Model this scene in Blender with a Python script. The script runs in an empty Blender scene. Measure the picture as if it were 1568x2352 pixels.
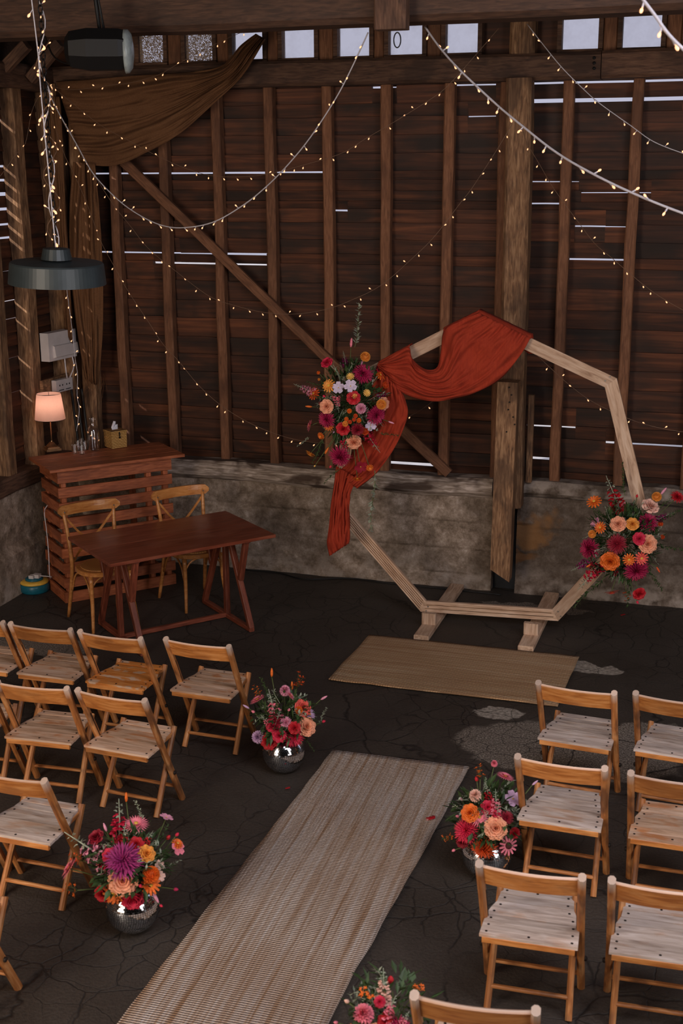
import bpy, math, random
from mathutils import Vector, Matrix, noise
random.seed(7)
C = bpy.context.scene.collection
S = bpy.context.scene
PI = math.pi
V = Vector
# ---------------------------------------------------------------- camera
F, TH, RO, YAW, HC = 2900.3, .26776, -.00537, .29742, 3.6
cyw, syw = math.cos(YAW), math.sin(YAW)
_f0 = V((-syw, cyw, 0)); _r0 = V((cyw, syw, 0)); _u0 = V((0, 0, 1))
FW = _f0 * math.cos(TH) - _u0 * math.sin(TH)
_u1 = _u0 * math.cos(TH) + _f0 * math.sin(TH)
RT = _r0 * math.cos(RO) + _u1 * math.sin(RO)
UP = -_r0 * math.sin(RO) + _u1 * math.cos(RO)
CAM = V((0, 0, HC))
cd = bpy.data.cameras.new('camera'); cam = bpy.data.objects.new('camera', cd); C.objects.link(cam)
cam.matrix_world = Matrix(((RT.x, UP.x, -FW.x, 0), (RT.y, UP.y, -FW.y, 0), (RT.z, UP.z, -FW.z, HC), (0, 0, 0, 1)))
cd.sensor_fit = 'VERTICAL'; cd.sensor_height = 36; cd.lens = F / 2352 * 36
cd.dof.use_dof = True; cd.dof.focus_distance = 9.9; cd.dof.aperture_fstop = 4.5
cd.clip_start = .05
S.camera = cam
# ---------------------------------------------------------------- sky, sun, large lights, exposure
S.view_settings.view_transform = 'Standard'; S.view_settings.look = 'None'
S.view_settings.exposure = 0.0; S.view_settings.gamma = 1; S.view_settings.use_curve_mapping = False
w = bpy.data.worlds.new('overcast'); S.world = w; w.use_nodes = True
w.node_tree.nodes['Background'].inputs[0].default_value = (.80, .80, 1.0, 1)
w.node_tree.nodes['Background'].inputs[1].default_value = .62
def light(name, kind, loc, target, energy, color, size=None, sy=None):
    d = bpy.data.lights.new(name, kind); d.energy = energy; d.color = color
    if kind == 'AREA':
        d.shape = 'RECTANGLE'; d.size = size; d.size_y = sy or size
    o = bpy.data.objects.new(name, d); C.objects.link(o); o.location = loc
    o.rotation_euler = (V(target) - V(loc)).to_track_quat('-Z', 'Y').to_euler()
    return o
sun = light('sun', 'SUN', (-20, 0, 20), (-20 + 1, 1.5, 20 - .75), 3.2, (1, .93, .88)); sun.data.angle = .01
light('overhead_fill_light', 'AREA', (.6, 3.4, 5.0), (-1.2, 6.6, 0), 185, (.90, .87, .96), 3.6, 2.6)  # unseen fill added overhead for cool light on the seats, no window built
light('warm_fill_light', 'AREA', (-4.4, .6, 2.3), (-2.0, 9.5, 1.4), 225, (1.0, .82, .66), 1.8, 4.0)  # added warm fill from the left front, out of view, brightens the back wall
light('right_fill_light', 'AREA', (3.6, 2.4, 2.4), (-2.4, 9.5, .8), 115, (.96, .90, .88), 1.6, 3.6)  # unseen fill added at the right to lift the back wall and left plinth
# ---------------------------------------------------------------- calibration helpers: pixel of the photograph -> point on a real plane
def ray(x, y): return FW + RT * ((x - 784) / F) - UP * ((y - 1176) / F)
def onz(x, y, z=0.):
    d = ray(x, y); return CAM + d * ((z - HC) / d.z)
def ony(x, y, Y):
    d = ray(x, y); return CAM + d * (Y / d.y)
def onx(x, y, X):
    d = ray(x, y); return CAM + d * (X / d.x)
def depth(P): return (P - CAM).dot(FW)
# ---------------------------------------------------------------- materials
def nm(name, rough=.7, metal=0.):
    m = bpy.data.materials.new(name); m.use_nodes = True
    b = m.node_tree.nodes['Principled BSDF']
    b.inputs['Roughness'].default_value = rough; b.inputs['Metallic'].default_value = metal
    return m, m.node_tree.nodes, m.node_tree.links, b
def rgb(h):   # sRGB 0-255 -> linear
    return tuple(((c / 255) / 12.92 if c / 255 <= .04045 else ((c / 255 + .055) / 1.055) ** 2.4) for c in h) + (1,)
def coord(n, l, scale, rnd=True, src='Object'):
    tc = n.new('ShaderNodeTexCoord'); mp = n.new('ShaderNodeMapping'); mp.inputs['Scale'].default_value = scale
    l.new(tc.outputs[src], mp.inputs[0])
    if rnd:
        oi = n.new('ShaderNodeObjectInfo'); mu = n.new('ShaderNodeMath'); mu.operation = 'MULTIPLY'; mu.inputs[1].default_value = 37.
        l.new(oi.outputs['Random'], mu.inputs[0]); cb = n.new('ShaderNodeCombineXYZ')
        for i in range(3): l.new(mu.outputs[0], cb.inputs[i])
        l.new(cb.outputs[0], mp.inputs['Location'])
    return mp.outputs[0]
def noi(n, l, vec, scale, detail=4, dist=0., rough=.55):
    t = n.new('ShaderNodeTexNoise'); t.inputs['Scale'].default_value = scale; t.inputs['Detail'].default_value = detail
    t.inputs['Distortion'].default_value = dist; t.inputs['Roughness'].default_value = rough
    l.new(vec, t.inputs['Vector']); return t.outputs['Fac']
def ramp(n, l, fac, stops):
    r = n.new('ShaderNodeValToRGB'); e = r.color_ramp.elements
    while len(e) > len(stops): e.remove(e[-1])
    while len(e) < len(stops): e.new(.5)
    for i, (p, c) in enumerate(stops):
        e[i].position = p; e[i].color = c if len(c) == 4 else tuple(c) + (1,)
    l.new(fac, r.inputs[0]); return r.outputs[0]
def mix(n, l, fac, a, b, mode='MIX'):
    m = n.new('ShaderNodeMix'); m.data_type = 'RGBA'; m.blend_type = mode
    for k, v in ((0, fac), (6, a), (7, b)):
        if isinstance(v, (int, float)): m.inputs[k].default_value = v
        elif isinstance(v, tuple): m.inputs[k].default_value = v
        else: l.new(v, m.inputs[k])
    return m.outputs[2]
def bump(n, l, b, h, s, d=.01):
    bm = n.new('ShaderNodeBump'); bm.inputs['Strength'].default_value = s; bm.inputs['Distance'].default_value = d
    l.new(h, bm.inputs['Height']); l.new(bm.outputs[0], b.inputs['Normal'])
def wood(name, dark, mid, light_, blotch=None, bamt=.5, rough=.65, bs=.35, gs=9., bscale=2.5, bw=(.5, .62), gx=.9, vr=(.78, 1.18), worn=None):
    m, n, l, b = nm(name, rough)
    v = coord(n, l, (gx, 7, 7)); g = noi(n, l, v, gs, 6, .6)
    col = ramp(n, l, g, [(.3, rgb(dark)), (.5, rgb(mid)), (.72, rgb(light_))])
    if blotch:
        v2 = coord(n, l, (1, 2, 2)); k = noi(n, l, v2, bscale, 3, .3)
        f = ramp(n, l, k, [(bw[0], (0, 0, 0, 1)), (bw[1], (bamt,) * 3 + (1,))])
        col = mix(n, l, f, col, rgb(blotch))
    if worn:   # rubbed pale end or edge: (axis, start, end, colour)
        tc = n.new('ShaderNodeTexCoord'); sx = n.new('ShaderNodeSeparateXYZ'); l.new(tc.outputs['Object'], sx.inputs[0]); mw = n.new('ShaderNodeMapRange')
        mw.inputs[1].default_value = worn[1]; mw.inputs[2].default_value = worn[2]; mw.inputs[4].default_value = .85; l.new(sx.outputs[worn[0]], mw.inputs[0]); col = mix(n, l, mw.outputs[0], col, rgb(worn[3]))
    oi = n.new('ShaderNodeObjectInfo'); hs = n.new('ShaderNodeHueSaturation')
    mr = n.new('ShaderNodeMapRange'); mr.inputs[3].default_value = vr[0]; mr.inputs[4].default_value = vr[1]
    l.new(oi.outputs['Random'], mr.inputs[0]); l.new(mr.outputs[0], hs.inputs['Value']); l.new(col, hs.inputs['Color'])
    l.new(hs.outputs[0], b.inputs['Base Color']); bump(n, l, b, g, bs, .006); return m
def plain(name, c, rough=.6, metal=0., nz=.12, scale=30, bs=.1, trans=0., ior=None, alpha=None):
    m, n, l, b = nm(name, rough, metal); v = coord(n, l, (1, 1, 1)); g = noi(n, l, v, scale, 3)
    c = rgb(c); d = tuple(x * (1 - nz) for x in c[:3]) + (1,); e = tuple(min(1, x * (1 + nz)) for x in c[:3]) + (1,)
    l.new(ramp(n, l, g, [(.35, d), (.65, e)]), b.inputs['Base Color'])
    if bs: bump(n, l, b, g, bs, .003)
    if trans: b.inputs['Transmission Weight'].default_value = trans
    if ior: b.inputs['IOR'].default_value = ior
    return m
def emis(name, c, s):
    m, n, l, b = nm(name, .4); b.inputs['Base Color'].default_value = rgb(c)
    b.inputs['Emission Color'].default_value = rgb(c); b.inputs['Emission Strength'].default_value = s; return m
M = {}
M['barn_board'] = wood('weathered_barn_board', (54, 29, 15), (82, 44, 23), (116, 66, 37), (34, 23, 15), .8, .7, .35, 3.5, 1.6, (.46, .64), .35, (.5, 1.2))
M['stud'] = wood('sawn_stud', (96, 60, 38), (122, 80, 53), (142, 98, 70), (84, 52, 34), .6, .8, .3)
M['beam'] = wood('old_beam', (62, 42, 31), (92, 64, 48), (116, 86, 66), (54, 36, 27), .6, .8, .4)
M['post'] = wood('old_post', (84, 58, 38), (132, 96, 66), (172, 134, 98), (70, 48, 33), .6, .8, .5, bscale=3)
M['tie'] = wood('tie_beam_oak', (50, 32, 22), (72, 48, 34), (90, 62, 45), (42, 27, 19), .5, .7, .3)
M['sill'] = wood('limewashed_sill', (96, 80, 66), (150, 134, 120), (204, 188, 176), (60, 42, 30), .9, .85, .7, 6, 2.6, (.48, .58))
M['bar'] = wood('red_brown_stain', (126, 64, 36), (160, 88, 54), (184, 108, 70), (100, 50, 29), .5, .5, .25)
M['table'] = wood('mahogany_stain', (100, 46, 29), (124, 60, 40), (142, 76, 54), (152, 96, 74), .3, .3, .08, 5)
M['trestle'] = wood('trestle_stain', (90, 42, 26), (122, 60, 40), (144, 78, 56), None, 0, .5, .15)
M['bentwood'] = wood('honey_bentwood', (160, 98, 50), (184, 122, 66), (204, 144, 86), (150, 92, 48), .3, .22, .1, 6)
M['arch'] = wood('planed_pine', (160, 124, 98), (206, 172, 144), (226, 198, 174), (176, 138, 110), .4, .65, .25, 6)
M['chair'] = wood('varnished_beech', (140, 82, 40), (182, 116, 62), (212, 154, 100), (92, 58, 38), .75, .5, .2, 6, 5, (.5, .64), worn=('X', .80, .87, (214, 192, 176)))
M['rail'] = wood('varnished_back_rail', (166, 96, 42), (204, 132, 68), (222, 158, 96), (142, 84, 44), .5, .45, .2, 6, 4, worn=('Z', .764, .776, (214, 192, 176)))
M['seat'] = wood('worn_seat', (168, 132, 104), (206, 170, 142), (228, 200, 178), (188, 116, 60), .8, .6, .25, 5, 6, (.55, .68))
M['seat_grey'] = wood('weathered_grey_seat', (156, 136, 124), (198, 180, 168), (222, 208, 200), (182, 132, 92), .6, .6, .3, 6, 5, (.56, .7))
M['seat_orange'] = wood('orange_varnished_seat', (176, 96, 36), (214, 134, 62), (226, 158, 92), (214, 190, 166), .8, .4, .2, 5, 7, (.56, .62))
M['iron'] = plain('black_iron', (26, 25, 26), .5, .6)
M['screw'] = plain('dark_screw', (40, 32, 28), .6, .5)
M['screwb'] = plain('steel_screw', (190, 185, 180), .3, .9)
M['pendant'] = plain('grey_enamel', (50, 58, 60), .42, .1, .15, 8, .05)
M['black'] = plain('black_paint', (9, 9, 10), .6)
M['whiteplastic'] = plain('white_plastic', (196, 190, 190), .5, 0, .05, 10, .02)
M['cable_white'] = plain('white_cable', (205, 200, 205), .5, 0, .05)
M['cable_thin'] = plain('clear_cable', (120, 92, 72), .4, 0, .1)
M['cable_black'] = plain('black_cable', (18, 17, 17), .5)
M['bulb'] = emis('warm_bulb', (255, 186, 136), 1.5)
M['brass'] = plain('antique_brass', (176, 140, 104), .28, 1., .1, 20, .03)
M['teal'] = plain('teal_plastic', (20, 92, 110), .35)
M['yellow'] = plain('yellow_plastic', (224, 178, 70), .4)
M['tissue'] = plain('tissue_paper', (214, 214, 226), .9)
M['outside'] = plain('pale_gravel', (225, 222, 218), .95, 0, .1, 3)
M['shell'] = wood('shell_board', (40, 28, 22), (60, 42, 32), (76, 56, 42), None, 0, .9, .2)
M['core'] = plain('bowl_core', (40, 42, 46), .5, .3)
def mat_mirror():
    m, n, l, b = nm('mirror_tile', .09, 1.); b.inputs['Base Color'].default_value = (.86, .88, .92, 1); return m
M['mirror'] = mat_mirror()
def mat_glass(name, tint=(1, 1, 1, 1), edge=.35):
    m, n, l, b = nm(name, .02); n.remove(b)
    t = n.new('ShaderNodeBsdfTransparent'); t.inputs[0].default_value = tint; g = n.new('ShaderNodeBsdfGlossy'); g.inputs['Roughness'].default_value = .03
    lw = n.new('ShaderNodeLayerWeight'); lw.inputs[0].default_value = edge; a = n.new('ShaderNodeMixShader'); l.new(ramp(n, l, lw.outputs['Facing'], [(.0, (.14,) * 3), (.6, (.32,) * 3), (1., (.9,) * 3)]), a.inputs[0])
    l.new(t.outputs[0], a.inputs[1]); l.new(g.outputs[0], a.inputs[2]); l.new(a.outputs[0], n['Material Output'].inputs[0]); return m
M['glass'] = mat_glass('clear_glass'); M['water'] = mat_glass('water', (.90, .90, .92, 1), .25)
def mat_pane():
    m, n, l, b = nm('dusty_pane', .1); n.remove(b)
    t = n.new('ShaderNodeBsdfTransparent'); g = n.new('ShaderNodeBsdfGlossy'); d = n.new('ShaderNodeBsdfTranslucent')
    g.inputs['Roughness'].default_value = .05; d.inputs[0].default_value = (.85, .85, .9, 1)
    v = coord(n, l, (1, 1, 1)); k = noi(n, l, v, 9, 5); f = ramp(n, l, k, [(.4, (.04,) * 3), (.75, (.25,) * 3)])
    a = n.new('ShaderNodeMixShader'); c = n.new('ShaderNodeMixShader'); a.inputs[0].default_value = .05
    l.new(t.outputs[0], a.inputs[1]); l.new(g.outputs[0], a.inputs[2])
    l.new(f, c.inputs[0]); l.new(a.outputs[0], c.inputs[1]); l.new(d.outputs[0], c.inputs[2])
    l.new(c.outputs[0], n['Material Output'].inputs[0]); return m
M['pane'] = mat_pane()
def mat_mesh():
    m, n, l, b = nm('torn_scrim', .9); v = coord(n, l, (1, 1, 1), False)
    b.inputs['Base Color'].default_value = rgb((150, 130, 112))
    k = noi(n, l, v, 55, 3, 2.5); f = ramp(n, l, k, [(.46, (0, 0, 0, 1)), (.5, (1, 1, 1, 1))])
    l.new(f, b.inputs['Alpha']); return m
M['scrim'] = mat_mesh()
def mat_floor():
    m, n, l, b = nm('cracked_concrete', .62); v = coord(n, l, (1, 1, 1), False)
    a = noi(n, l, v, 1.3, 6, .4); base = ramp(n, l, a, [(.3, rgb((46, 41, 36))), (.55, rgb((60, 53, 47))), (.75, rgb((74, 65, 57)))])
    g = noi(n, l, v, 60, 3); base = mix(n, l, .35, base, ramp(n, l, g, [(.3, rgb((40, 36, 32))), (.7, rgb((78, 68, 60)))]))
    # cracks
    nt = n.new('ShaderNodeTexNoise'); nt.inputs['Scale'].default_value = 2.2; nt.inputs['Detail'].default_value = 5; l.new(v, nt.inputs['Vector'])
    dv = mix(n, l, .26, v, nt.outputs['Color'], 'ADD')
    vo = n.new('ShaderNodeTexVoronoi'); vo.feature = 'DISTANCE_TO_EDGE'; vo.inputs['Scale'].default_value = 1.5; l.new(dv, vo.inputs['Vector'])
    cr = ramp(n, l, vo.outputs['Distance'], [(.0, (1, 1, 1, 1)), (.012, (0, 0, 0, 1))])
    vo2 = n.new('ShaderNodeTexVoronoi'); vo2.feature = 'DISTANCE_TO_EDGE'; vo2.inputs['Scale'].default_value = 5.; l.new(dv, vo2.inputs['Vector'])
    cr2 = ramp(n, l, vo2.outputs['Distance'], [(.0, (1, 1, 1, 1)), (.025, (0, 0, 0, 1))])
    zone = noi(n, l, v, .7, 3); zr = ramp(n, l, zone, [(.44, (0, 0, 0, 1)), (.56, (1, 1, 1, 1))])
    zone2 = noi(n, l, v, .9, 2, 1.); zr2 = ramp(n, l, zone2, [(.36, (0, 0, 0, 1)), (.5, (1, 1, 1, 1))])
    c2 = mix(n, l, 1., cr2, zr, 'MULTIPLY'); c1 = mix(n, l, 1., cr, zr2, 'MULTIPLY'); crk = mix(n, l, 1., c1, c2, 'LIGHTEN')
    # worn patches of bare aggregate, and mortar repairs: (centre, radii, colours)
    agg = ramp(n, l, noi(n, l, v, 90, 2), [(.35, rgb((70, 62, 54))), (.5, rgb((112, 102, 92))), (.68, rgb((160, 150, 138)))])
    mort = ramp(n, l, noi(n, l, v, 40, 3), [(.35, rgb((120, 112, 102))), (.65, rgb((176, 166, 154)))])
    nz = n.new('ShaderNodeTexNoise'); nz.inputs['Scale'].default_value = 5; nz.inputs['Detail'].default_value = 5; l.new(v, nz.inputs['Vector'])
    pv = mix(n, l, .3, v, nz.outputs['Color'], 'ADD')
    for (px, py, rx, ry, colr) in ((1300, 1725, .75, .42, agg), (1500, 1700, .3, .3, agg), (1145, 1637, .17, .12, mort), (1366, 1537, .21, .12, mort), (1230, 1395, .5, .09, agg), (80, 1480, .5, .2, agg)):
        P = onz(px, py); s = n.new('ShaderNodeMapping'); s.vector_type = 'POINT'
        s.inputs['Scale'].default_value = (1 / rx, 1 / ry, .001); s.inputs['Location'].default_value = (-(P.x + .15) / rx, -(P.y + .15) / ry, 0)
        l.new(pv, s.inputs[0]); ln = n.new('ShaderNodeVectorMath'); ln.operation = 'LENGTH'; l.new(s.outputs[0], ln.inputs[0])
        f = ramp(n, l, ln.outputs['Value'], [(.88, (1, 1, 1, 1)), (.96, (0, 0, 0, 1))])
        base = mix(n, l, f, base, colr)
    base = mix(n, l, crk, base, rgb((22, 19, 17)))
    l.new(base, b.inputs['Base Color']); l.new(ramp(n, l, a, [(.3, (.5,) * 3), (.7, (.75,) * 3)]), b.inputs['Roughness'])
    h = mix(n, l, .75, g, crk, 'SUBTRACT'); bump(n, l, b, h, .5, .012); return m
M['floor'] = mat_floor()
def mat_plaster(name, ochre):
    m, n, l, b = nm(name, .9); v = coord(n, l, (1, 1, 1), False)
    a = noi(n, l, v, 6.5, 14, .1, .82)
    col = ramp(n, l, a, [(.32, rgb((74, 60, 47))), (.45, rgb((130, 112, 95))), (.56, rgb((172, 153, 136))), (.68, rgb((220, 204, 192)))])
    k = noi(n, l, v, 1.9, 8, .1, .65); col = mix(n, l, ramp(n, l, k, [(.44, (0, 0, 0, 1)), (.66, (.65,) * 3)]), col, rgb((80, 66, 50)))
    if ochre:
        nz = n.new('ShaderNodeTexNoise'); nz.inputs['Scale'].default_value = 4; nz.inputs['Detail'].default_value = 8; l.new(v, nz.inputs['Vector'])
        pv = mix(n, l, .7, v, nz.outputs['Color'], 'ADD'); col = mix(n, l, .6, col, rgb((58, 46, 38)))
        for px, py, rx, rz, c in ((1215, 1215, .25, .16, (146, 104, 62)), (1180, 1275, .3, .08, (128, 88, 50))):
            P = ony(px, py, 10.41); s = n.new('ShaderNodeMapping'); s.inputs['Scale'].default_value = (1 / rx, .001, 1 / rz)
            s.inputs['Location'].default_value = (-(P.x + .35) / rx, 0, -(P.z + .35) / rz); l.new(pv, s.inputs[0])
            ln = n.new('ShaderNodeVectorMath'); ln.operation = 'LENGTH'; l.new(s.outputs[0], ln.inputs[0])
            col = mix(n, l, ramp(n, l, ln.outputs['Value'], [(.5, (.85,) * 3), (1.0, (0, 0, 0, 1))]), col, rgb(c))
    # paler blotches towards the foot of the wall
    sx = n.new('ShaderNodeSeparateXYZ'); l.new(v, sx.inputs[0]); mr = n.new('ShaderNodeMapRange'); mr.inputs[1].default_value = .30; mr.inputs[2].default_value = .02
    l.new(sx.outputs['Z'], mr.inputs[0]); k2 = noi(n, l, v, 7, 6); ff = n.new('ShaderNodeMath'); ff.operation = 'MULTIPLY'; l.new(mr.outputs[0], ff.inputs[0]); l.new(ramp(n, l, k2, [(.46, (0, 0, 0, 1)), (.62, (.75,) * 3)]), ff.inputs[1])
    col = mix(n, l, ff.outputs[0], col, rgb((176, 162, 150)))
    l.new(col, b.inputs['Base Color']); bump(n, l, b, noi(n, l, v, 12, 8, .5, .7), .6, .02); return m
M['plaster'] = mat_plaster('old_lime_plaster', False); M['plaster_right'] = mat_plaster('ochre_flaked_plaster', True)
def mat_jute(name, c1, c2, c3, rows_axis='X', dens=1.):
    # rows of braid lie along rows_axis; tint streaks run with the yarn
    m, n, l, b = nm(name, .95); v = coord(n, l, (1, 1, 1), False)
    long = (.45, 24, 1) if rows_axis == 'X' else (24, .45, 1)
    mp = n.new('ShaderNodeMapping'); mp.inputs['Scale'].default_value = long; l.new(v, mp.inputs[0])
    s = noi(n, l, mp.outputs[0], 1.3, 10, 0., .7); col = ramp(n, l, s, [(.38, rgb(c1)), (.5, rgb(c2)), (.62, rgb(c3))])
    k = noi(n, l, v, 1.4, 2); col = mix(n, l, ramp(n, l, k, [(.45, (0, 0, 0, 1)), (.7, (.5,) * 3)]), col, rgb(c1))
    w1 = n.new('ShaderNodeTexWave'); w1.bands_direction = 'Y'; w1.inputs['Scale'].default_value = 21 * dens; w1.inputs['Distortion'].default_value = 1.2; w1.inputs['Detail'].default_value = 2
    w2 = n.new('ShaderNodeTexWave'); w2.bands_direction = 'X'; w2.inputs['Scale'].default_value = 17 * dens; w2.inputs['Distortion'].default_value = 1.5; w2.inputs['Detail'].default_value = 2
    l.new(v, w1.inputs['Vector']); l.new(v, w2.inputs['Vector'])
    h = mix(n, l, .45, w1.outputs['Fac'], w2.outputs['Fac'], 'MULTIPLY')
    col = mix(n, l, ramp(n, l, h, [(.05, (.75,) * 3), (.55, (0, 0, 0, 1))]), col, rgb((104, 76, 54)))
    l.new(col, b.inputs['Base Color']); bump(n, l, b, h, 1., .012); return m
M['jute'] = mat_jute('pale_jute', (176, 138, 106), (224, 204, 188), (238, 228, 222), 'Y')
M['jute2'] = mat_jute('golden_jute', (196, 150, 106), (222, 180, 136), (238, 206, 168), 'X')
def mat_cloth(name, c, c2, tr=.35, sc=(60, 60, 60)):
    m, n, l, b = nm(name, .9); v = coord(n, l, sc, False); g = noi(n, l, v, 1, 4, .5)
    v2 = coord(n, l, (3, 3, 3), False); g2 = noi(n, l, v2, 1.5, 3)
    col = mix(n, l, .4, ramp(n, l, g, [(.3, rgb(c)), (.7, rgb(c2))]), ramp(n, l, g2, [(.3, rgb(c)), (.7, rgb(c2))]))
    l.new(col, b.inputs['Base Color']); t = n.new('ShaderNodeBsdfTranslucent'); l.new(col, t.inputs[0])
    a = n.new('ShaderNodeMixShader'); a.inputs[0].default_value = tr; l.new(b.outputs[0], a.inputs[1]); l.new(t.outputs[0], a.inputs[2])
    l.new(a.outputs[0], n['Material Output'].inputs[0]); bump(n, l, b, g, .35, .004); return m
M['rust'] = mat_cloth('rust_gauze', (154, 44, 22), (186, 64, 32), .22, (110, 110, 8))
M['hessian'] = mat_cloth('brown_hessian', (112, 74, 46), (140, 98, 64), .35, (90, 90, 90))
M['shade'] = mat_cloth('pink_lampshade', (236, 196, 182), (240, 204, 190), .55)
def mat_rattan():
    m, n, l, b = nm('cane_weave', .6); v = coord(n, l, (1, 1, 1), False)
    c = n.new('ShaderNodeTexChecker'); c.inputs['Scale'].default_value = 90; l.new(v, c.inputs[0])
    c.inputs[1].default_value = rgb((196, 140, 78)); c.inputs[2].default_value = rgb((158, 104, 54))
    l.new(c.outputs[0], b.inputs['Base Color']); bump(n, l, b, c.outputs[1], .5, .003); return m
M['cane'] = mat_rattan()
def mat_weave():
    m, n, l, b = nm('seagrass_weave', .75); v = coord(n, l, (1, 1, 1), False)
    w1 = n.new('ShaderNodeTexWave'); w1.bands_direction = 'Z'; w1.inputs['Scale'].default_value = 22; w1.inputs['Distortion'].default_value = 2
    w2 = n.new('ShaderNodeTexWave'); w2.bands_direction = 'DIAGONAL'; w2.inputs['Scale'].default_value = 22; w2.inputs['Distortion'].default_value = 2
    l.new(v, w1.inputs[0]); l.new(v, w2.inputs[0]); h = mix(n, l, .6, w1.outputs['Fac'], w2.outputs['Fac'], 'MULTIPLY')
    l.new(ramp(n, l, h, [(.0, rgb((122, 84, 38))), (.4, rgb((190, 146, 80))), (.9, rgb((212, 172, 108)))]), b.inputs['Base Color']); bump(n, l, b, h, .8, .006); return m
M['seagrass'] = mat_weave()
COL = dict(magenta=(176, 22, 76), crimson=(150, 14, 40), red=(200, 24, 38), pinkred=(214, 34, 70), orange=(236, 112, 30), amber=(240, 156, 62), peach=(244, 166, 128), palepeach=(246, 196, 176),
           pink=(246, 134, 152), lightpink=(238, 160, 184), lilac=(210, 170, 204), lav=(214, 196, 220), coral=(240, 96, 82), purple=(104, 26, 66), plum=(158, 40, 110), butter=(246, 190, 96), rust=(220, 84, 28), green=(92, 116, 60))
for k, c in COL.items():
    m, n, l, b = nm('petal_' + k, .65); g = noi(n, l, coord(n, l, (1, 1, 1)), 3, 2); lc = rgb(c)
    l.new(ramp(n, l, g, [(.3, tuple(x * .72 for x in lc[:3]) + (1,)), (.6, lc)]), b.inputs['Base Color'])
    b.inputs['Subsurface Weight'].default_value = 0.0
    M['p_' + k] = m
M['eye_yellow'] = plain('yellow_floret_centre', (214, 176, 70), .8); M['eye_dark'] = plain('dark_floret_centre', (70, 26, 24), .8)
M['leaf'] = plain('dark_leaf', (58, 80, 42), .55, 0, .35, 12, .05); M['leaf_silver'] = plain('silver_leaf', (160, 168, 146), .6, 0, .2, 12, .05)
M['stem'] = plain('stem_green', (84, 96, 48), .6)
# ---------------------------------------------------------------- object helpers
W = {}
def tag(o, label=None, cat=None, group=None, kind=None):
    for k, v in (('label', label), ('category', cat), ('group', group), ('kind', kind)):
        if v: o[k] = v
    return o
def thing(name, label, cat, loc=(0, 0, 0), rz=0, group=None):
    o = bpy.data.objects.new(name, None); C.objects.link(o); o.empty_display_size = .1
    Mx = Matrix.Translation(V(loc)) @ Matrix.Rotation(rz, 4, 'Z'); o.matrix_basis = Mx; W[o] = Mx
    return tag(o, label, cat, group)
def link(name, me, mat=None, parent=None, Mw=None):
    o = bpy.data.objects.new(name, me); C.objects.link(o); Mw = Mw or Matrix()
    if mat is not None and not me.materials:
        for m in (mat if isinstance(mat, (list, tuple)) else [mat]): me.materials.append(m)
    if parent is not None:
        o.parent = parent; o.matrix_basis = W[parent].inverted() @ Mw
    else: o.matrix_basis = Mw
    W[o] = Mw; return o
class MB:
    def __init__(s): s.v = []; s.f = []; s.m = []
    def add(s, vs, fs, mi=0):
        b = len(s.v); s.v += [tuple(v) for v in vs]; s.f += [tuple(b + i for i in f) for f in fs]; s.m += [mi] * len(fs)
    def box(s, c, d, Mx=None, mi=0):
        vs = [V((c[0] + sx * d[0] / 2, c[1] + sy * d[1] / 2, c[2] + sz * d[2] / 2)) for sx in (-1, 1) for sy in (-1, 1) for sz in (-1, 1)]
        if Mx: vs = [Mx @ v for v in vs]
        s.add(vs, [(0, 1, 3, 2), (4, 6, 7, 5), (0, 4, 5, 1), (2, 3, 7, 6), (0, 2, 6, 4), (1, 5, 7, 3)], mi)
    def loft(s, rings, closed=True, caps=True, mi=0):
        n = len(rings[0]); vs = [p for r in rings for p in r]; fs = []
        for i in range(len(rings) - 1):
            for j in range(n if closed else n - 1):
                k = (j + 1) % n; fs.append((i * n + j, i * n + k, (i + 1) * n + k, (i + 1) * n + j))
        if caps and closed: fs.append(tuple(range(n - 1, -1, -1))); fs.append(tuple((len(rings) - 1) * n + j for j in range(n)))
        s.add(vs, fs, mi)
    def tube(s, pts, r, n=6, mi=0):
        pts = [V(p) for p in pts]; rings = []; up = V((.13, .31, .94))
        for i, p in enumerate(pts):
            t = (pts[min(i + 1, len(pts) - 1)] - pts[max(i - 1, 0)]).normalized()
            a = t.cross(up); a = a.normalized() if a.length > 1e-4 else V((1, 0, 0)); b = t.cross(a)
            rr = r[i] if isinstance(r, (list, tuple)) else r
            rings.append([p + (a * math.cos(2 * PI * k / n) + b * math.sin(2 * PI * k / n)) * rr for k in range(n)])
        s.loft(rings, mi=mi)
    def lathe(s, prof, c=(0, 0, 0), n=24, mi=0, caps=True, Mx=None):
        rings = []
        for r, z in prof:
            ring = [V((c[0] + r * math.cos(2 * PI * k / n), c[1] + r * math.sin(2 * PI * k / n), c[2] + z)) for k in range(n)]
            rings.append([Mx @ q for q in ring] if Mx else ring)
        s.loft(rings, caps=caps, mi=mi)
    def mesh(s, name, smooth=False):
        me = bpy.data.meshes.new(name); me.from_pydata(s.v, [], s.f)
        me.polygons.foreach_set('material_index', s.m)
        if smooth: me.polygons.foreach_set('use_smooth', [True] * len(s.f))
        me.update(); return me
    def obj(s, name, mat, parent=None, smooth=False, Mw=None): return link(name, s.mesh(name, smooth), mat, parent, Mw)
def frame(p0, p1, up=(0, 0, 1)):
    p0, p1, up = V(p0), V(p1), V(up); x = (p1 - p0).normalized(); z = (up - x * up.dot(x)).normalized(); y = z.cross(x)
    return Matrix(((x.x, y.x, z.x, p0.x), (x.y, y.y, z.y, p0.y), (x.z, y.z, z.z, p0.z), (0, 0, 0, 1))), (p1 - p0).length
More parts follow.
